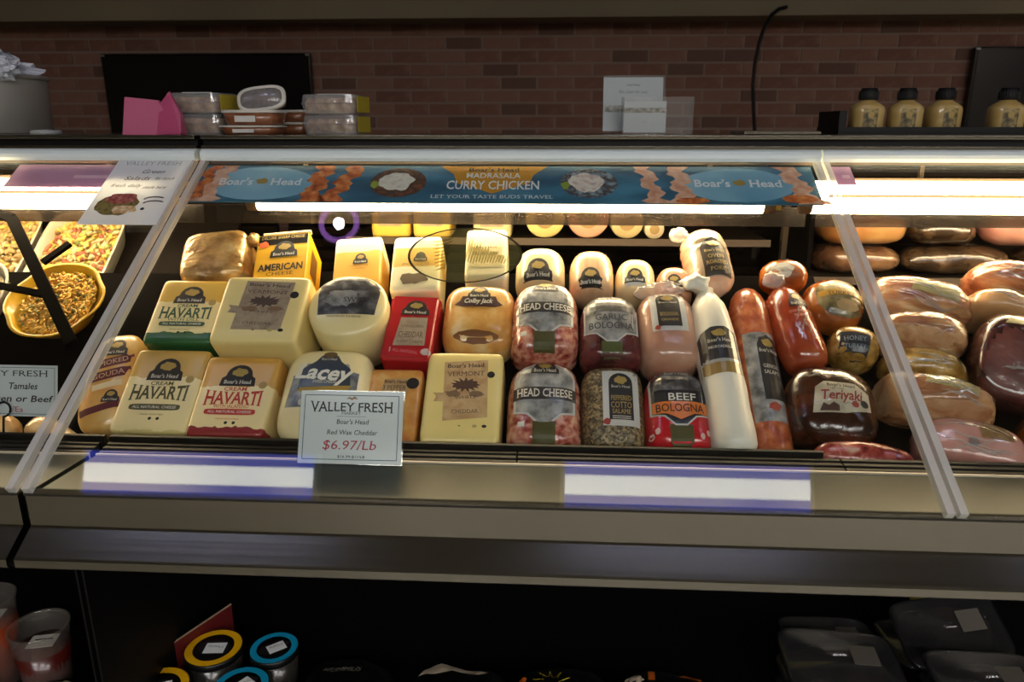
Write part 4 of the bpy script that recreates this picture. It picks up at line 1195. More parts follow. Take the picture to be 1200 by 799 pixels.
# cheeses and logs on the rear shelf of the cheese side
for i, (x, w, mat, lab) in enumerate(((-.365, .088, '#d9b84e', 'yellow cheese block on the rear shelf beside the bracket'), (-.272, .086, '#d9bb5c', 'second yellow cheese block on the rear shelf'), (-.136, .086, '#c9bd92', 'pale cheese block alone on the rear shelf'))):
    th = thing('cheese_block', lab, 'cheese', (x, 1.71, 1.212))
    V, F = superbody(w, .12, .085, 9, 9, 9, 40, 7)
    mesh('body', [Vector((v.x, v.y, v.z)) for v in V], F, pm('shelf_cheese_%d' % i, mat, .35, coat=.4), th, True)
    box('end_label', (0, -.0605, .045), (w * .6, .0012, .04), M_KRAFT2, th)
for i, (x, r, mat, lab) in enumerate(((-.018, .044, '#d8c884', 'pale yellow log end on the rear shelf'), (.077, .046, '#d8a58c', 'pink log end on the rear shelf'), (.162, .037, '#cbb98a', 'slim cream log end on the rear shelf'), (.222, .022, '#c4b79c', 'small pale log end on the rear shelf'))):
    th = thing('deli_log', lab, 'deli log', (x, 1.645, 1.212))
    prof = [(0, r * .9), (.004, r * .98), (.010, r), (.18, r), (.186, r * .95)]
    V, F = [], []
    for y, q in prof:
        for k in range(28):
            a_ = 2 * math.pi * k / 28; V.append((q * math.cos(a_), y, r + q * math.sin(a_)))
    for p_ in range(len(prof) - 1):
        for k in range(28): F.append((p_ * 28 + k, p_ * 28 + (k + 1) % 28, (p_ + 1) * 28 + (k + 1) % 28, (p_ + 1) * 28 + k))
    F.append(tuple(range(27, -1, -1))); F.append(tuple(4 * 28 + k for k in range(28)))
    mesh('body', V, F, pm('shelf_log_%d' % i, mat, .35, coat=.6), th, True)
    mesh('end_label', [(r * .5 * math.cos(2 * math.pi * k / 20), -.0008, r + r * .5 * math.sin(2 * math.pi * k / 20)) for k in range(20)], [tuple(range(20))], pm('end_print', '#8f7a50', .5), th)

# ------------------------------------------------------------------ things fixed to the glass
GA = math.atan2(GU.z, GU.y)
GROT = Matrix.Rotation(GA, 4, 'X')
def glass_thing(name, label, cat, x, s, o): return thing(name, label, cat, on_glass(x, s, o), GROT)
ba = glass_thing('banner', 'blue printed banner with orange spice swirls under the header', 'banner', -.101, .686, -.006)
BW, BHt = 1.190, .116
box('sheet', (0, 0, .0), (BW, BHt, .002), mottled('banner_blue', ['#1f4a63', '#2f6480', '#4a86a3'], 6, .5, .2, 0, stretch=(1, 3, 1)), ba)
A = Art(None, .02, flat=.001)
M_SKY = mottled('banner_light', ['#5f95b3', '#7fb0c8', '#9cc3d4'], 5, .5, .2, 0)
M_ORG = mottled('banner_orange', ['#8c3a16', '#c96a2c', '#e39a58'], 60, .5, .2, 0)
M_PEACH = mottled('banner_peach', ['#c98a68', '#dba88c', '#e6c4ae'], 50, .5, .2, 0)
def swirl(x, w, mat, seed, lean=0.0):
    n = 14; l_, r_ = [], []
    for i in range(n + 1):
        y = -BHt / 2 + .001 + (BHt - .002) * i / n
        c = x + lean * y + .006 * math.sin(i * 1.1 + seed)
        h = w / 2 * (1.1 + .35 * math.sin(i * 2.3 + seed * 2) + (.6 if i < 2 else 0))
        l_.append((c - h, y)); r_.append((c + h, y))
    A.poly('spice_swirl', r_ + l_[::-1], mat, ba, .0006, step=.03)
for x, s in ((-.47, 1), (.448, 2)):
    A.poly('light_patch', blob(x, 0, .105, .052, s, .05), M_SKY, ba, .0003, step=.04)
for x, w, m, s, ln in ((-.358, .032, M_ORG, 1, .1), (-.308, .030, M_ORG, 2, .35), (.285, .026, M_PEACH, 3, -.2), (.342, .030, M_PEACH, 4, -.05), (-.585, .020, M_ORG, 5, .15), (-.560, .030, M_PEACH, 6, .2), (.560, .032, M_PEACH, 7, -.3)):
    swirl(x, w, m, s, ln)
A.poly('spice_heap', blob(.555, -.042, .032, .013, 4, .2), M_ORG, ba, .0008)
A.poly('spice_heap', blob(.36, -.048, .03, .009, 5, .2), M_ORG, ba, .0008)
for x, rim, fill, s in ((-.200, '#7d4a30', '#cfc8ba', 3), (.168, '#8fa3b0', '#c9a9a6', 8)):
    bo_ = A.poly('bowl_picture', ell(x, .004, .055, .046, 28), mottled('bowl_print_%d' % s, [rim, '#3b2a22', rim], 50, .5, .2, 0), ba, .0006)
    A.poly('food_picture', blob(x - .004, .006, .034, .028, s, .25), mottled('food_print_%d' % s, [fill, '#e6e0d2', fill], 60, .5, .2, 0), bo_, .0010)
    A.poly('leaf_picture', blob(x - .045, -.004, .008, .012, s + 1, .3, 12), pm('leaf_lime', '#8fa336', .5), bo_, .0011)
pl = A.poly('plaque', [(-.016 + x, y) for x, y in ((-.105, .057), (-.078, .030), (-.07, .002), (-.035, -.012), (0, -.030), (.035, -.012), (.07, .002), (.078, .030), (.105, .057))], pm('plaque_gold', '#c98e22', .5), ba, .0006)
A.text('plaque_lettering', [(BH, -.016, .045, .012, .10, {'serif': True, 'bold': .02})], pm('plaque_ink', '#3a2a12', .5), pl, .0012)
A.text('lettering', [('MADRASALA', -.016, .026, .016, .105, {'bold': .01}), ('CURRY CHICKEN', -.016, -.004, .026, .178, {'bold': .015}), ('LET YOUR TASTE BUDS TRAVEL', -.016, -.040, .010, .232, {'serif': True})], M_WHITE, ba, .0013)
for x in (-.473, .448):
    A.text('name_lettering', [("Boar's", x - .048, .004, .021, .068, {'serif': True, 'bold': .02}), ('Head', x + .052, .004, .021, .062, {'serif': True, 'bold': .02})], M_WHITE, ba, .0013)
    A.poly('emblem_oval', blob(x + .004, .006, .012, .009, 2, .3), M_GOLD, ba, .0012)

M_LILAC = pm('lilac_card', '#b583a8', .5, var=.1, vscale=8)
for x, w, lab, s0 in ((-.925, .33, 'lilac printed strip under the header beside the white flyer', .672), (.5505, .036, 'short lilac strip under the header beside the ham lamps', .69)):
    b_ = glass_thing('printed_strip', lab, 'banner', x, (s0 + .745) / 2, -.006)
    box('sheet', (0, 0, 0), (w, .745 - s0, .002), M_LILAC, b_)
    Art(None, .05, flat=.001).poly('print_line', rect(w * .1, -.004, w * .4, .010), pm('print_line_pink', '#d9b3cc', .5), b_, .0005)

fl = glass_thing('flyer', 'white flyer with a plate photo taped on the salad glass', 'flyer', -.7985, .645, .0088)
box('sheet', (0, 0, 0), (.150, .206, .0008), M_THIN, fl)
A = Art(None, .02, flat=.0004)
A.text('heading', [('VALLEY FRESH', .0, .085, .012, .115, {'serif': True})], pm('ink_pale_grey', '#a9b0b0', .6), fl, .0004)
A.text('lettering', [('Green', .012, .058, .012, .045, {'shear': .4}), ('Salads', -.012, .036, .012, .05, {'shear': .4}), ('for lunch', .042, .036, .009, .038, {'shear': .4}), ('fresh daily', -.026, .013, .010, .06, {'shear': .4}), ('made here', .032, .008, .009, .045, {'shear': .4})], M_INK, fl, .0004)
pic = A.poly('plate_picture', blob(-.022, -.046, .040, .032, 3, .15), mottled('plate_print', ['#5f5a2e', '#8c7a3e', '#4b3a2a'], 90, .5, .1, 0), fl, .0004)
A.poly('food_picture', blob(-.018, -.028, .030, .016, 5, .25), mottled('meat_print', ['#7a2f2a', '#a8554a', '#c48a7a'], 110, .5, .1, 0), pic, .0007)
A.poly('food_picture', blob(-.002, -.060, .024, .012, 6, .25), mottled('rice_print', ['#c4863c', '#d9b98a', '#e6dcc4'], 110, .5, .1, 0), pic, .0008)
for k, (x, y, a0) in enumerate(((.045, -.03, 0), (.048, -.042, .3))):
    pts = [(x + .022 * math.cos(t_), y + .010 * math.sin(t_)) for t_ in [math.pi * i / 10 for i in range(2, 11)]] + [(x + .018 * math.cos(t_), y + .006 * math.sin(t_)) for t_ in [math.pi * i / 10 for i in range(10, 1, -1)]]
    A.poly('brush_stroke', pts, pm('ink_slate', '#4b5054', .6), fl, .0004)
A.poly('ink_dot', ell(.032, -.058, .004, .004, 12), M_INK, fl, .0004)

ov = glass_thing('oval_decal', 'olive oval decal with a mountain drawing stuck on the glass', 'decal', -.151, .472, .0066)
A = Art(None, .03, flat=0.0)
M_OVF = clear('decal_film', (.90, .87, .70), .05, .1, .22, (.42, .36, .12))
M_OVL = pm('decal_line', '#40381a', .5)
v, f = [], []
for k in range(60):
    a_ = 2 * math.pi * k / 60
    for q in (1.0, .958): v.append((.099 * q * math.cos(a_), .0706 * q * math.sin(a_), .0003))
for k in range(60): f.append((2 * k, 2 * ((k + 1) % 60), 2 * ((k + 1) % 60) + 1, 2 * k + 1))
mesh('outline', v, f, M_OVL, ov)
A.poly('film', ell(0, 0, .0955, .068, 60), M_OVF, ov, .0001)
M_DRAW = clear('decal_ink', (.74, .68, .46), .04, .2, .16, (.26, .2, .08))
for k in range(15):
    x = .0 + k * .0048; top = .046 - .0040 * k + .004 * math.sin(k * 2.1)
    A.poly('mountain_line', [(x, -.020 + .004 * math.sin(k * 1.7)), (x + .0024, -.021), (x + .008, top * .4), (x + .006, top), (x + .003, top * .5)], M_DRAW, ov, .0004)
for k in range(9):
    y = .036 - k * .009
    A.poly('tree_line', [(-.062 + .002 * k, y - .004), (-.04, y + .002), (-.022 - .001 * k, y + .010), (-.03, y - .001), (-.05, y - .006)], M_DRAW, ov, .0004)

# price card in front of the cheeses
def card(name, label, loc, w, h, lean, yaw=0):
    return thing(name, label, 'price card', loc, Matrix.Rotation(R(yaw), 4, 'Z') @ Matrix.Rotation(R(90 - lean), 4, 'X'))
M_CARD = pm('card_white', '#c2c9ca', .45, coat=.3)
M_TEAL = pm('ink_teal', '#3f5a63', .5); M_PRICE = pm('ink_price_red', '#a3202c', .5)
def frame_rect(A, par, w, h, inset, th, mat, cy):
    for cx, c2, ww, hh in ((0, h / 2 - inset, w - 2 * inset, th), (0, -h / 2 + inset, w - 2 * inset, th), (w / 2 - inset, 0, th, h - 2 * inset), (-w / 2 + inset, 0, th, h - 2 * inset)):
        A.poly('frame_line', rect(cx, cy + c2, ww, hh), mat, par, .0003, step=.3)
pc = card('price_card', 'white price card for red wax cheddar standing on the steel ledge', (-.303, 1.012, .9600), .153, .116, 24)
CW, CH = .158, .110
box('card', (0, CH / 2, 0), (CW, CH, .0015), M_CARD, pc)
box('clear_sleeve', (0, CH / 2, -.0016), (CW + .004, CH + .002, .0012), M_ACRYL, pc)
box('foot', (0, .003, -.018), (CW * .9, .0015, .034), M_ACRYL, pc)
A = Art(None, .3, flat=.00075)
frame_rect(A, pc, CW, CH, .0065, .0012, M_TEAL, CH / 2)
y0 = CH / 2
A.poly('crest', [(-.009, y0 + .0425), (-.004, y0 + .0465), (0, y0 + .0445), (.004, y0 + .0475), (.010, y0 + .0425), (.004, y0 + .0435), (0, y0 + .0415), (-.004, y0 + .0435)], pm('crest_tan', '#8a6a4a', .5), pc, .0003)
A.text('heading', [('VALLEY FRESH', 0, y0 + .031, .0125, .128, {'serif': True, 'bold': .008, 'flare': .35}), ('MARKET', 0, y0 + .0215, .0042, .030, {'serif': True})], M_INK, pc, .0003)
A.text('lettering', [("Boar's Head", .003, y0 + .0085, .0070, None, {'shear': .12, 'bold': .008}), ('Red Wax Cheddar', .003, y0 - .0075, .0070, None, {'shear': .12, 'bold': .008}), ('$16.99-$11/LB', .003, y0 - .0440, .0038, .042, {'bold': .01})], M_INK, pc, .0003)
A.text('price', [('$6.97/Lb', 0, y0 - .0265, .0135, .082, {'serif': True, 'shear': .15})], M_PRICE, pc, .0003)
A.poly('rule', rect(0, y0 + .0165, .045, .0006), M_TEAL, pc, .0003)

# ------------------------------------------------------------------ the salad counter
tc_ = card('price_card', 'white price card for tamales on a looped black wire', (-.905, 1.105, .985), .18, .09, 15)
box('card', (0, .045, 0), (.176, .085, .0015), M_CARD, tc_)
A = Art(None, .3, flat=.00075)
frame_rect(A, tc_, .176, .085, .004, .0009, M_TEAL, .045)
A.text('heading', [('VALLEY FRESH', 0, .074, .0085, .145, {'serif': True, 'flare': .3})], M_INK, tc_, .0003)
A.text('lettering', [('Tamales', .030, .053, .0105, None, {'shear': .2, 'bold': .015}), ('Chicken or Beef', .012, .032, .0105, .138, {'shear': .2, 'bold': .015})], M_INK, tc_, .0003)
A.text('price', [('/Ea', .02, .014, .009, .02, {'serif': True})], M_PRICE, tc_, .0003)
loop = [(.0, -.052, .006), (.0, -.02, .006), (.0, .002, .006)] + [(.0 + .012 * math.cos(a_), .014 + .012 * math.sin(a_), .006) for a_ in [-math.pi / 2 + 2 * math.pi * i / 16 for i in range(0, 15)]]
tube_path('wire_holder', loop, .0018, M_BLACK, tc_, 8)
box('holder_foot', (0, -.050, .004), (.03, .004, .02), M_BLACK, tc_)

M_TAM = mottled('tamale_husk', ['#b98a52', '#d2ab74', '#e6cfa2'], 14, .3, .8, .4, bscale=34, stretch=(1, 3, 1))
for x, s0, s1, sp, sd, lab in ((-.985, -.02, .055, 62, 51, 'wrapped tamale lying under the tamales price card'), (-.842, -.03, .03, 30, 52, 'wrapped tamale tucked against the counter joint')):
    product('tamale', lab, 'tamale', x, s0, s1, .13, .075, (2.4, 2.6, 2.4), M_TAM, sp - 60, amp=.06, seed=sd, base=DECK)

def bowl(name, label, loc, rot, rx, ry, h, mat, lugs=0.0, k=2.4, taper=.72):
    t = thing(name, label, 'bowl', loc, rot)
    n = 48; V, F = [], []
    def out(sc, z):
        pts = []
        for i in range(n):
            a_ = 2 * math.pi * i / n; c, s = math.cos(a_), math.sin(a_)
            x = rx * sc * math.copysign(abs(c) ** (2 / k), c); y = ry * sc * math.copysign(abs(s) ** (2 / k), s)
            if lugs and z > h * .8: x += math.copysign(lugs * max(0, abs(c) - .90) / .10, c)
            pts.append((x, y, z))
        return pts
    rings = [out(taper * .9, 0), out(taper, .004), out(.90, h * .6), out(1.0, h * .95), out(1.02, h), out(.96, h), out(.93, h * .92), out(.85, h * .55), out(taper * .92, .008)]
    for r in rings: V += r
    for i in range(len(rings) - 1):
        for j in range(n): F.append((i * n + j, i * n + (j + 1) % n, (i + 1) * n + (j + 1) % n, (i + 1) * n + j))
    F.append(tuple(range(n - 1, -1, -1))); F.append(tuple((len(rings) - 1) * n + j for j in range(n)))
    mesh('dish', V, F, mat, t, True)
    return t

def heap(name, label, loc, rot, rx, ry, z0, mats, count, size, seed, k=2.4, dome=.012):
    """loose food filling a bowl: one mesh of many small lumps"""
    rnd = random.Random(seed)
    bm = bmesh.new()
    for i in range(count):
        while True:
            x, y = rnd.uniform(-1, 1), rnd.uniform(-1, 1)
            if abs(x) ** k + abs(y) ** k < .86: break
        z = z0 + dome * (1 - (x * x + y * y) * .6) + rnd.uniform(-.006, .003)
        s = size * rnd.uniform(.6, 1.25)
        Mx = Matrix.Translation((x * rx, y * ry, z)) @ Matrix.Rotation(rnd.uniform(0, 6.3), 4, 'Z') @ Matrix.Rotation(rnd.uniform(-.7, .7), 4, 'X') @ Matrix.Diagonal((s * rnd.uniform(.8, 1.9), s * rnd.uniform(.5, .9), s * .55, 1))
        r = bmesh.ops.create_icosphere(bm, subdivisions=1, radius=1, matrix=Mx)
        mi = rnd.choices(range(len(mats)), [m[1] for m in mats])[0]
        for v in r['verts']:
            for f in v.link_faces: f.material_index = mi
    # bed under the lumps
    me = bpy.data.meshes.new(name)
    bed = [bm.verts.new((x * .97, y * .97, z0)) for x, y in ring_outline('', 32, rx * .97, ry * .97, k)]
    bm.faces.new(bed)
    bm.to_mesh(me); bm.free()
    for m, _ in mats: me.materials.append(m)
    o = bpy.data.objects.new(name, me); COL.objects.link(o)
    o.matrix_world = Matrix.Translation(loc) @ rot
    me.polygons.foreach_set('use_smooth', [True] * len(me.polygons))
    return tag(o, label, 'salad', kind='stuff')
FOOD = {k: pm('food_' + k, c, .6, coat=.1) for k, c in dict(pasta='#d8b45a', rice='#d6a436', oat='#a58a58', herb='#66702e', red='#9a563a', cream='#c4b488', orange='#c98a34', brown='#6e4a28').items()}
M_BYEL = pm('bowl_yellow', '#d9a91c', .3, coat=.5); M_BWHT = pm('bowl_white', '#c9c2ad', .3, coat=.5)
rr_ = rack_rot()
P = on_rack(-.957, .296, DECK)
bowl('salad_bowl', 'yellow oval bowl with handles full of orange rice salad', P, rr_, .082, .088, .048, M_BYEL, .014)
heap('rice_salad', 'orange rice salad with herbs in the yellow bowl', P, rr_, .072, .078, .032, [(FOOD['rice'], 6), (FOOD['orange'], 2), (FOOD['herb'], 1.0), (FOOD['pasta'], 4)], 1100, .0040, 1)
P = on_rack(-1.146, .305, DECK)
bowl('salad_bowl', 'white round bowl of pale salad beside the yellow bowl', P, rr_, .080, .085, .048, M_BWHT)
heap('pale_salad', 'pale green flecked salad in the white round bowl', P, rr_, .070, .075, .032, [(FOOD['cream'], 6), (FOOD['herb'], 1), (FOOD['pasta'], 2)], 320, .006, 2)
def on_sshelf(x, s, o=0.0): return Vector((x, 1.50, 1.055)) + RU * s + RN * o
for x, lab, mats, sd in ((-1.055, ('white rectangular bowl of mixed vegetable salad', 'mixed salad with red and green pieces in the white bowl'), [(FOOD['pasta'], 4), (FOOD['red'], 2), (FOOD['herb'], 1.6), (FOOD['cream'], 3), (FOOD['brown'], 1)], 3),
                       (-1.250, ('white rectangular bowl of grain salad', 'beige grain salad in the white bowl'), [(FOOD['oat'], 6), (FOOD['pasta'], 3), (FOOD['cream'], 2)], 4)):
    P = on_sshelf(x, .145, .0)
    bowl('salad_bowl', lab[0], P, rr_, .090, .120, .055, M_BWHT, 0, 4.5, .8)
    heap('mixed_salad' if sd == 3 else 'grain_salad', lab[1], P, rr_, .080, .110, .036, mats, 520, .0075, sd, 4.5)

# ------------------------------------------------------------------ things on top of the counter
TZ = 1.4345
t = thing('stock_pot', 'brushed steel pot with a white sticker on the counter top', 'pot', (-1.335, 1.70, TZ))
lathe('pot_body', [(.155, 0), (.163, .004), (.164, .10), (.164, .117)], M_STEEL_POT, t, 64)
lathe('rim', [(.164, .117), (.170, .119), (.171, .124), (.168, .127), (.163, .126)], M_STEEL_POT, t, 64, close=False)
v, f = [], []
for i in range(9):
    a_ = R(-90 + 12 + i * 3.6)
    v += [(.1655 * math.cos(a_), .1655 * math.sin(a_), z) for z in (.066, .098)]
for i in range(8): f.append((2 * i, 2 * i + 2, 2 * i + 3, 2 * i + 1))
stk = mesh('sticker', v, f, M_WHITE, t)
v, f = [], []
for i in range(9):
    a_ = R(-90 + 17 + i * 2.2); zz = .074 + .008 * math.sin(math.pi * i / 8)
    v += [(.1662 * math.cos(a_), .1662 * math.sin(a_), z) for z in (zz, zz + .005)]
for i in range(8): f.append((2 * i, 2 * i + 2, 2 * i + 3, 2 * i + 1))
mesh('sticker_mark', v, f, M_INK, stk)
# crumpled bag heaped in the pot
M_BAG = clear('bag_film', (.86, .9, .95), .14, .12, .6, (.82, .86, .92), bump=1.0, bscale=90)
t = thing('plastic_bag', 'crumpled clear plastic bag heaped in the steel pot', 'bag', (-1.335, 1.70, TZ + .105))
def crumple(name, par, c, r, mat, seed, sub=4, amp=.35, fr=9):
    bm = bmesh.new(); bmesh.ops.create_icosphere(bm, subdivisions=sub, radius=1)
    for v in bm.verts:
        n_ = v.co.normalized()
        d = 1 + amp * noise.noise(n_ * fr * .35 + Vector((seed, 0, 0))) + amp * .7 * abs(noise.noise(n_ * fr * .9 + Vector((0, seed, 0)))) + amp * .4 * noise.noise(n_ * fr * 2.2 + Vector((0, 0, seed)))
        v.co = Vector((n_.x * r[0], n_.y * r[1], n_.z * r[2])) * d
        v.co += Vector(c)
    return from_bm(name, bm, mat, par, False)
crumple('bag_folds', t, (.0, 0, .028), (.145, .13, .045), M_BAG, 3)
crumple('bag_folds', t, (.07, -.06, .05), (.07, .06, .04), M_BAG, 5)
crumple('bag_folds', t, (.135, -.075, .03), (.042, .04, .026), M_BAG, 7)
crumple('bag_folds', t, (.055, -.05, .09), (.035, .03, .022), M_BAG, 9, 3)
t = thing('lid', 'small pale round lid lying beside the steel pot', 'lid', (-1.105, 1.62, TZ))
lathe('disc', [(.030, 0), (.031, .003), (.029, .008), (.0005, .010)], pm('lid_grey', '#9a9c9a', .4), t, 28)

# screens on the wall
M_SCREEN = pm('dead_screen', '#050506', .18, spec=.6)
def screen(label, x0, x1, z1):
    t = thing('menu_screen', label, 'screen', ((x0 + x1) / 2, YB - .02, z1 - .60))
    w = x1 - x0
    box('casing', (0, -.025, .30), (w, .045, .62), M_BLACKG, t, .006)
    box('display', (0, -.0485, .30), (w - .03, .002, .59), M_SCREEN, t)
    for sx in (-1, 1):
        box('corner_trim', (sx * (w / 2 - .012), -.049, .60), (.022, .003, .010), pm('trim_grey', '#8d8d88', .3, .6), t)
    box('wall_mount', (0, .004, .30), (.3, .02, .2), M_BLACK, t)
screen('wide black menu screen, switched off, behind the steel pot', -2.505, -1.335, 1.826)
screen('black menu screen on the brick wall behind the mustard bottles', 2.17, 3.30, 1.838)
# hanging cable
cb = tube_path('cable', [(1.03, 4.0, .8), (1.028, 4.0, 1.2), (1.023, 4.0, 1.41), (1.005, 4.0, 1.53), (.991, 4.0, 1.65), (.992, 4.0, 1.75), (1.005, 4.005, 1.85), (1.03, 4.02, 1.93), (1.062, 4.04, 1.98), (1.10, 4.055, 2.01), (1.14, 4.062, 2.02)], .009, M_BLACK)
tag(cb, 'black cable hanging in front of the brick wall', 'cable')

# pink folded bag
t = thing('paper_bag', 'folded pink paper bag leaning on the counter top', 'bag', (-.822, 1.545, TZ))
M_PINKP = pm('pink_paper', '#b85a7c', .5, coat=.2, bump=.2, bscale=30)
mesh('front_sheet', [(-.062, -.012, 0), (.060, -.014, 0), (.016, -.004, .067), (-.054, 0, .074), (-.062, .02, 0), (.060, .02, 0), (.016, .006, .067), (-.054, .006, .074)], [(0, 1, 2, 3), (7, 6, 5, 4), (0, 3, 7, 4), (3, 2, 6, 7), (2, 1, 5, 6), (1, 0, 4, 5)], M_PINKP, t)
mesh('folded_flap', [(.012, -.016, .0), (.064, -.018, .002), (.062, -.006, .04), (.040, .0, .084), (.020, -.004, .060), (.012, .01, 0), (.064, .01, .002), (.062, .004, .04), (.040, .006, .084), (.020, .004, .060)], [(0, 1, 2, 3, 4), (9, 8, 7, 6, 5), (0, 4, 9, 5), (4, 3, 8, 9), (3, 2, 7, 8), (2, 1, 6, 7), (1, 0, 5, 6)], pm('pink_paper_dark', '#a83c66', .5, coat=.2), t)

# clear boxes of cookies
M_CONT = mottled('cookie_brown', ['#4a2c18', '#7c5330', '#a88358', '#c9b08c'], 60, .6, .3, .3, contrast=.3)
M_CLEAR = clear('clamshell', (.93, .93, .92), .09, .10, .20, (.8, .8, .8), bump=.4, bscale=50)
M_YLAB = pm('yellow_label', '#b3a02c', .5)
def clambox(label, x, y, z, w, d, h, yellow, grp):
    t = thing('clear_box', label, 'food box', (x, y, z), Matrix.Rotation(R(-3), 4, 'Z'), grp)
    loft_z('contents', [(.003, w * .44, d * .44, 6), (h * .5, w * .46, d * .46, 6), (h * .78, w * .43, d * .43, 5)], M_CONT, t)
    loft_z('shell', [(0, w * .46, d * .46, 7), (h * .48, w * .492, d * .492, 8), (h * .52, w * .50, d * .50, 8), (h * .56, w * .492, d * .492, 8), (h * .96, w * .47, d * .47, 8), (h - .001, w * .45, d * .45, 8)], M_CLEAR, t, False, 40)
    loft_z('rim', [(h * .48, w * .497, d * .497, 8), (h * .50, w * .506, d * .506, 8), (h * .54, w * .506, d * .506, 8), (h * .56, w * .497, d * .497, 8)], M_ACRYL, t, False, 40, False, False)
    box('top_label', (0, 0, h + .0002), (w * .5, d * .5, .0008), M_WHITE, t)
    if yellow: box('side_label', (w * .50 + .001, 0, h * .5), (.001, d * .85, h * .8), M_YLAB, t)
for k in range(2):
    clambox('clear box of cookies, %s in the stack with yellow side labels' % ('bottom' if k == 0 else 'top'), -.464, 1.625, TZ + k * .0405, .120, .10, .040, True, 'clear boxes of cookies')
    clambox('clear box of cookies, %s in the stack beside the pink bag' % ('bottom' if k == 0 else 'top'), -.752, 1.63, TZ + k * .0425, .122, .11, .042, k == 1, 'clear boxes of cookies')
M_TUBB = mottled('tub_brown', ['#5c2f1a', '#7a4427', '#8c5a3a'], 20, .3, .6, .1)
M_TLID = pm('tub_lid', '#c9c4b9', .35, coat=.4)
def tub(label, x, y, z, w, d, h, sticker):
    t = thing('lidded_tub', label, 'food tub', (x, y, z), None, 'brown lidded tubs')
    loft_z('tub_body', [(0, w * .40, d * .40, 3.5), (.003, w * .43, d * .43, 3.5), (h * .82, w * .475, d * .475, 3.5)], M_TUBB, t)
    loft_z('tub_lid', [(h * .80, w * .49, d * .49, 3.5), (h * .84, w * .50, d * .50, 3.5), (h * .98, w * .50, d * .50, 3.5), (h, w * .485, d * .485, 3.5)], M_TLID, t)
    if sticker: box('sticker', (-.004, -d * .468, h * .42), (w * .34, .002, h * .40), M_BORDER, t)
for i, (x, y, z, lab) in enumerate(((-.632, 1.592, TZ - .012, 'lower brown tub with white lid and sticker in front'), (-.626, 1.592, TZ + .0185, 'upper brown tub with white lid and sticker in front'), (-.588, 1.705, TZ, 'lower brown tub with white lid at the back'), (-.588, 1.705, TZ + .0255, 'upper brown tub with white lid at the back'))):
    if i == 0: tub(lab, x, y, TZ, .130, .10, .018, True)
    else: tub(lab, x, y, z if i > 1 else TZ + .0185, .126 if i < 2 else .115, .10, .0300 if i == 1 else .025, i == 1)
t = thing('clear_container', 'clear oval container propped on edge on the brown tubs', 'food tub', (-.612, 1.598, TZ + .0488), Matrix.Rotation(R(-6), 4, 'Y') @ Matrix.Rotation(R(72), 4, 'X') @ Matrix.Translation((0, .0245, -.012)))
loft_z('container_body', [(-.010, .044, .020, 3), (.010, .050, .0245, 3)], M_CONT, t)
loft_z('lid_rim', [(.010, .052, .0262, 3), (.014, .053, .027, 3), (.016, .051, .0255, 3), (.0155, .045, .0205, 3)], M_TLID, t, True, 40, False, False)
loft_z('lid_window', [(.0135, .0455, .021, 3), (.0145, .045, .0205, 3)], clear('lid_film', (.8, .78, .78), .1, .1, .3, (.5, .48, .48), bump=.8, bscale=60), t)

# brochure holder with cards
t = thing('brochure_holder', 'clear acrylic brochure holder with white cards', 'brochure holder', (.20, 1.60, TZ))
box('base_plate', (-.005, .03, .001), (.155, .09, .002), M_ACRYL, t)
rt_ = Matrix.Rotation(R(-12), 4, 'X')
box('back_panel', (-.032, .066, .062), (.130, .002, .118), M_ACRYL, t, rot=rt_)
box('pocket_front', (.010, -.006, .038), (.142, .002, .072), M_ACRYL, t)
box('pocket_side', (-.060, .02, .038), (.002, .05, .072), M_ACRYL, t)
box('pocket_side', (.080, .02, .038), (.002, .05, .072), M_ACRYL, t)
c1 = thing('white_card', 'white printed card standing upright in the brochure holder', 'card', (.166, 1.662, TZ + .003), Matrix.Rotation(R(90 - 12), 4, 'X') )
box('card', (0, .060, 0), (.126, .112, .001), M_CARD, c1)
A = Art(None, .3, flat=.0005)
A.text('heading', [('VALLEY FRESH', 0, .100, .004, .028, {'serif': True})], M_INK, c1, .0003)
A.text('lettering', [('We Cater for you!', 0, .086, .007, .062, {'shear': .3})], pm('ink_mid_grey', '#6a6e70', .6), c1, .0003)
A.poly('photo_strip', rect(-.01, .05, .10, .014), mottled('photo_strip_print', ['#3b3a2e', '#8c8a7a', '#c4c2b4'], 120, .5, .1, 0), c1, .0003)
c2 = thing('white_card', 'small white card in the pocket of the brochure holder', 'card', (.185, 1.612, TZ + .003), Matrix.Rotation(R(90 - 4), 4, 'X'))
box('card', (0, .032, 0), (.088, .062, .001), M_CARD, c2)
A.poly('photo_strip', rect(0, .045, .086, .010), MATS['photo_strip_print'], c2, .0003)
A.text('lettering', [('CATERING', 0, .022, .002, .006)], M_INK, c2, .0003)

t = thing('flat_board', 'thin dark board lying on the counter top', 'board', (.452, 1.62, TZ))
box('board', (0, 0, .004), (.150, .12, .006), pm('board_grey', '#55534d', .35, .4), t, .001)
box('board_edge', (0, -.061, .004), (.150, .002, .004), M_STEEL, t)

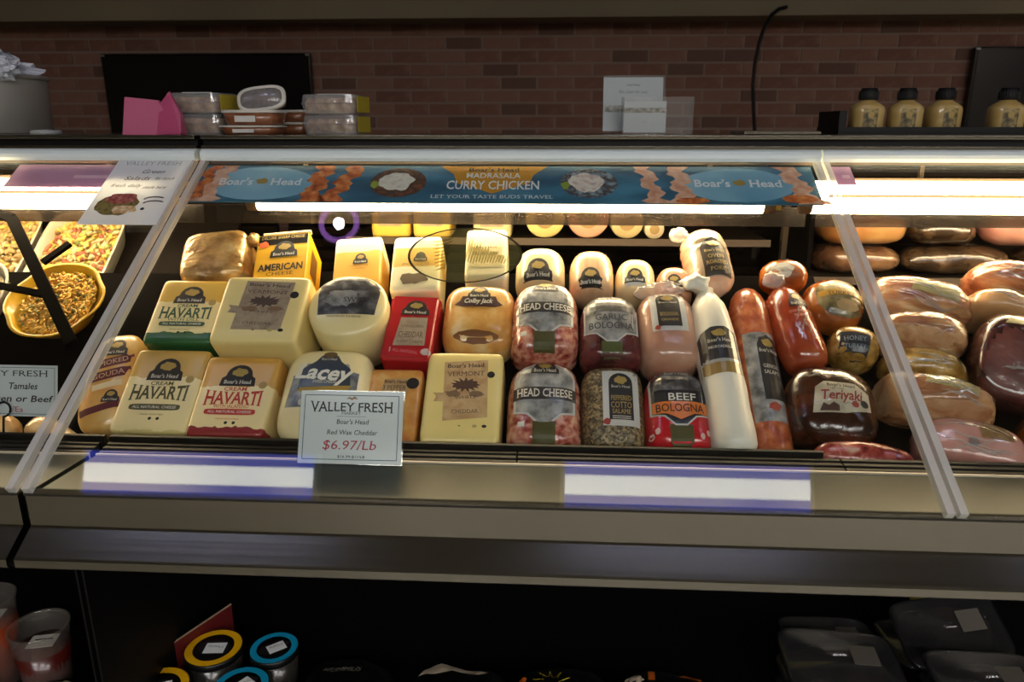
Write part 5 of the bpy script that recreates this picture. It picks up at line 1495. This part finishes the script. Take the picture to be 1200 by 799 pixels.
# mustard bottles in a black tray
M_MUST = mottled('mustard', ['#9a7d43', '#b3975a', '#bfa66c'], 10, .3, .9, .05)
t = thing('black_tray', 'black plastic tray holding the mustard bottles', 'tray', (.84, 1.68, TZ))
box('floor_plate', (0, 0, .0015), (.52, .13, .003), M_BLACK, t)
box('front_wall', (0, -.064, .009), (.52, .004, .012), M_BLACK, t, .001)
box('rear_wall', (0, .064, .009), (.52, .004, .012), M_BLACK, t, .001)
box('side_wall', (-.252, .0, .025), (.016, .124, .044), M_BLACK, t, .002)
box('side_wall', (.258, .0, .015), (.004, .124, .024), M_BLACK, t, .001)
def mustard(x, y, lab):
    t = thing('mustard_bottle', lab, 'bottle', (x, y, TZ + .0032), Matrix.Rotation(R(random.uniform(-12, 12)), 4, 'Z'), 'mustard bottles')
    loft_z('bottle_body', [(0, .030, .026, 3), (.003, .033, .029, 3), (.046, .0335, .029, 3), (.052, .032, .028, 2.8), (.058, .025, .023, 2.4), (.063, .017, .017, 2), (.067, .015, .015, 2)], M_MUST, t)
    cap = lathe('cap', [(.018, .0665), (.0185, .0675), (.0185, .083), (.016, .0855), (.0155, .0895), (.0005, .090)], M_BLACK, t, 30)
    bm = bmesh.new()
    for k in range(24):
        a_ = 2 * math.pi * k / 24
        bm_box(bm, (.0187 * math.cos(a_), .0187 * math.sin(a_), .075), (.0014, .0014, .014), None)
    rb = from_bm('cap_ribs', bm, M_BLACK, cap); rb['kind'] = 'stuff'
    v, f = [], []
    for i in range(9):
        x_ = -.019 + .038 * i / 8; y_ = -.0297 + .0035 * (abs(x_) / .019) ** 3
        v += [(x_, y_, .006), (x_, y_, .048)]
    for i in range(8): f.append((2 * i, 2 * i + 2, 2 * i + 3, 2 * i + 1))
    lb = mesh('label', v, f, mottled('mustard_label', ['#2a2412', '#6b5a2c', '#a8925a'], 90, .4, .4, 0), t)
    mesh('emblem_oval', [(.006 * math.cos(2 * math.pi * k / 16), -.0308, .036 + .007 * math.sin(2 * math.pi * k / 16)) for k in range(16)], [tuple(range(16))], M_GOLD, lb)
for x, lab in ((.656, 'mustard bottle with black ribbed cap next to the end wall of the black tray'), (.735, 'mustard bottle with black ribbed cap in the middle of the group of three'), (.813, 'mustard bottle with black ribbed cap on the open side of the group of three'), (.940, 'mustard bottle with black ribbed cap standing apart in front of the screen')):
    mustard(x, 1.675, lab)

# ------------------------------------------------------------------ lower open display
SZ = .4003
def lidded(label, x, y, h, r, col, tilt, seed):
    t = thing('dip_tub', label, 'dip tub', (x, y, SZ), Matrix.Rotation(R(seed * 17 - 20), 4, 'Z'), 'dip tubs in the lower display')
    lathe('tub_body', [(r * .82, 0), (r * .85, .003), (r * .95, h - .012)], pm('tub_smoke', '#2c2a26', .25, coat=.5), t, 40)
    lid = lathe('tub_lid', [(r * .97, h - .014), (r, h - .012), (r, h - .002), (r * .97, h), (r * .0005, h)], pm('lid_black', '#0d0d0e', .35), t, 40)
    flat_ring('lid_ring', r * .70, r * .96, h + .0006, pm('lid_' + col, {'yellow': '#f0b412', 'teal': '#1398c0'}[col], .35), lid)
    A = Art(None, .3, flat=h)
    A.poly('lid_emblem', blob(0, 0, r * .62, r * .36, seed, .25), M_EMB, lid, .0008)
    A.poly('lid_sticker', rect(.004, -.002, r * .72, r * .55, 8), M_WHITE, lid, .0012)
    A.text('lid_lettering', [('HUMMUS', .004, .002, .006, r * .55)], pm('ink_soft', '#8a8680', .6), lid, .0015)
lidded('yellow ringed dip tub at the back beside the red card', -.638, 1.172, .090, .054, 'yellow', 0, 1)
lidded('yellow ringed dip tub at the front beside the red card', -.690, 1.062, .090, .054, 'yellow', 0, 2)
lidded('teal ringed dip tub behind another teal ringed tub', -.522, 1.178, .090, .046, 'teal', 0, 3)
lidded('teal ringed dip tub in front of another teal ringed tub', -.545, 1.075, .090, .050, 'teal', 0, 4)
t = thing('carton_side', 'upright dark red card beside the dip tubs', 'carton', (-.700, 1.17, SZ), Matrix.Rotation(R(-26), 4, 'Z'))
box('card', (0, 0, .055), (.003, .24, .11), pm('card_red', '#5c1414', .5), t)
box('card_edge', (0, 0, .1105), (.0036, .24, .0012), pm('card_edge_pale', '#b39a80', .5), t)

# salsa cups
M_CUP = clear('cup_plastic', (.85, .82, .78), .06, .1, .12, (.5, .45, .4))
for x, y, h, r, lab, c in ((-.945, 1.13, .160, .052, 'clear cup of dark salsa with paper label inside', '#4a120c'), (-1.075, 1.17, .185, .052, 'taller clear cup of orange salsa behind the dark cup', '#8a3412'), (-1.06, 1.03, .11, .05, 'short clear cup of salsa in front of the tall cup', '#6a1c10')):
    t = thing('salsa_cup', lab, 'cup', (x, y, SZ))
    lathe('salsa', [(r * .70, .002), (r * .90, h * .72), (.0005, h * .73)], pm('salsa_' + c[1:], c, .3, coat=.4), t, 32)
    lathe('cup_wall', [(r * .72, 0), (r * .95, h - .004)], M_CUP, t, 40, close=False)
    lathe('cup_rim', [(r * .94, h - .006), (r, h - .004), (r, h), (r * .94, h)], M_CUP, t, 40, close=False)
    box('paper_label', (.006, -.004, h * .80), (r * .9, r * .7, .001), M_BORDER, t, rot=Matrix.Rotation(R(12), 4, 'Z'))
    box('label_line', (.006, 0, h * .80 + .001), (r * .6, .003, .0006), M_INK, t, rot=Matrix.Rotation(R(12), 4, 'Z'))
t = thing('salad_box', 'pale salad box with white label in front of the salsa cups', 'food box', (-.868, 1.03, SZ))
loft_z('tray', [(0, .07, .055, 4), (.06, .085, .066, 4), (.064, .088, .069, 4)], pm('salad_tray', '#6a6250', .5), t)
crumple('filling', t, (0, 0, .068), (.078, .058, .014), mottled('tuna_mix', ['#7d8a52', '#c9bfa0', '#b3a684'], 60, .6, .2, .4), 4, 3, .2)
box('label', (.01, -.01, .0885), (.10, .05, .001), M_WHITE, t)

# middle of the lower display: dark pouches
M_POUCH = pm('pouch_black', '#0b0b0b', .3, coat=.5, bump=.5, bscale=40)
def pouch(label, x, y, w, d, h, mat, seed, spin=0, name='snack_pouch'):
    t = thing(name, label, 'pouch', (x, y, SZ), Matrix.Rotation(R(spin), 4, 'Z'))
    V, F = superbody(w, d, h, 3.2, 3.2, 2.0, 40, 6, amp=.10, freq=22, seed=seed)
    b = mesh('body', V, F, mat, t, True)
    return t, Art(b, .012)
t, a = pouch('black pouch with a pale printed corner', -.16, 1.10, .19, .17, .085, M_POUCH, 61, -8)
a.poly('pale_print', [(-.085, .035), (-.06, .068), (-.01, .056), (.045, .052), (.03, .040), (-.02, .042), (-.05, .03)], pm('pouch_pale', '#cbb8a0', .5), t, .0015)
t, a = pouch('black pouch with orange dot and yellow outlined leaf drawing', .03, 1.11, .17, .16, .085, M_POUCH, 62, 4)
a.poly('orange_dot', ell(-.072, .030, .008, .008, 18), pm('dot_orange', '#c9641c', .5), t, .0015)
M_YL = pm('drawing_yellow', '#b9a81e', .5)
for k in range(5):
    an = R(20 + 35 * k); cx, cy = -.02, .012
    a.poly('drawing_line', [(cx + .012 * math.cos(an - .3), cy + .012 * math.sin(an - .3)), (cx + .038 * math.cos(an), cy + .038 * math.sin(an)), (cx + .012 * math.cos(an + .3), cy + .012 * math.sin(an + .3)), (cx + .030 * math.cos(an), cy + .030 * math.sin(an))], M_YL, t, .0015)
t, a = pouch('black pouch with small faint lettering', -.37, 1.12, .17, .16, .075, M_POUCH, 63, 3)
a.text('lettering', [('HUMMUS', -.01, .03, .012, .07, {'shear': .3})], pm('lettering_dim', '#6b675c', .6), t, .0018)
t, a = pouch('black pouch with orange stroke print', .22, 1.11, .18, .16, .085, M_POUCH, 64, -4)
a.poly('orange_stroke', rect(-.03, .04, .012, .026), MATS['dot_orange'], t, .0015)
a.poly('orange_stroke', [(.02, .044), (.06, .040), (.06, .050), (.03, .050)], MATS['dot_orange'], t, .0015)
a.poly('pale_print', blob(-.065, .03, .02, .014, 4, .3), MATS['pouch_pale'], t, .0015)

# film covered meat trays
M_TFILM = clear('tray_film', (.8, .8, .8), .20, .07, .03, (.5, .5, .5), bump=.4, bscale=16)
M_TMEAT = mottled('tray_meat', ['#1a1210', '#2c1d18', '#4a3228'], 24, .35, .8, .3)
def meat_tray(label, x, y, z, w, d, h, spin, tilt=0, roll=0):
    t = thing('meat_tray', label, 'meat tray', (x, y, z), Matrix.Rotation(R(spin), 4, 'Z') @ Matrix.Rotation(R(roll), 4, 'Y') @ Matrix.Rotation(R(tilt), 4, 'X'), 'film covered meat trays')
    loft_z('tray', [(0, w * .42, d * .40, 6), (h * .9, w * .49, d * .48, 6), (h, w * .5, d * .5, 6), (h * .98, w * .475, d * .465, 6), (h * .3, w * .42, d * .40, 6)], pm('tray_black', '#141415', .3, coat=.4), t, False)
    crumple('meat', t, (0, 0, h * .62), (w * .38, d * .36, h * .30), M_TMEAT, x * 10, 3, .15)
    loft_z('film', [(h + .0005, w * .49, d * .49, 6), (h + .002, w * .47, d * .46, 6)], M_TFILM, t, True)
    bm_ = box('sticker', (w * .22, d * .1, h + .0028), (w * .22, d * .3, .0008), pm('sticker_dim', '#58524a', .5), t)
for k in range(3):
    meat_tray('film covered meat tray, number %s up in the pile of three trays' % ('one', 'two', 'three')[k], .540, 1.16 + k * .012, SZ + k * .0365, .21, .15, .034, 2 - k * 3, (0, 0, 7)[k])
for k in range(3):
    meat_tray('film covered meat tray, number %s up in the pile beside the bright film' % ('one', 'two', 'three')[k], .785, 1.13 + k * .006, SZ + k * .0365, .20, .14, .034, -4 + k * 2, (0, 0, 9)[k])
meat_tray('film covered meat tray at the back under the yellow tag', .80, 1.335, SZ, .22, .16, .034, 4)
meat_tray('film covered meat tray tilted up on the back tray, with bright film', .80, 1.31, SZ + .070, .20, .14, .030, 0, 31, -12)
meat_tray('film covered meat tray behind the pile of three', .585, 1.335, SZ, .19, .15, .034, 0)
meat_tray('film covered meat tray at the end of the lower display', 1.02, 1.16, SZ, .20, .15, .034, 0)
t = thing('shelf_tag', 'dull yellow tag with a dark ring standing behind the meat trays', 'tag', (.84, 1.45, SZ))
box('tag_card', (0, 0, .075), (.10, .003, .15), pm('tag_yellow', '#8f831e', .5), t, rot=Matrix.Rotation(R(-10), 4, 'X'))
v, f = [], []
for k in range(30):
    a_ = 2 * math.pi * k / 30
    for q in (.018, .030): v.append((-.015 + q * math.cos(a_), -.014, .105 + q * .8 * math.sin(a_)))
for k in range(30): f.append((2 * k, 2 * ((k + 1) % 30), 2 * ((k + 1) % 30) + 1, 2 * k + 1))
mesh('tag_ring', v, f, M_BLACK, t)
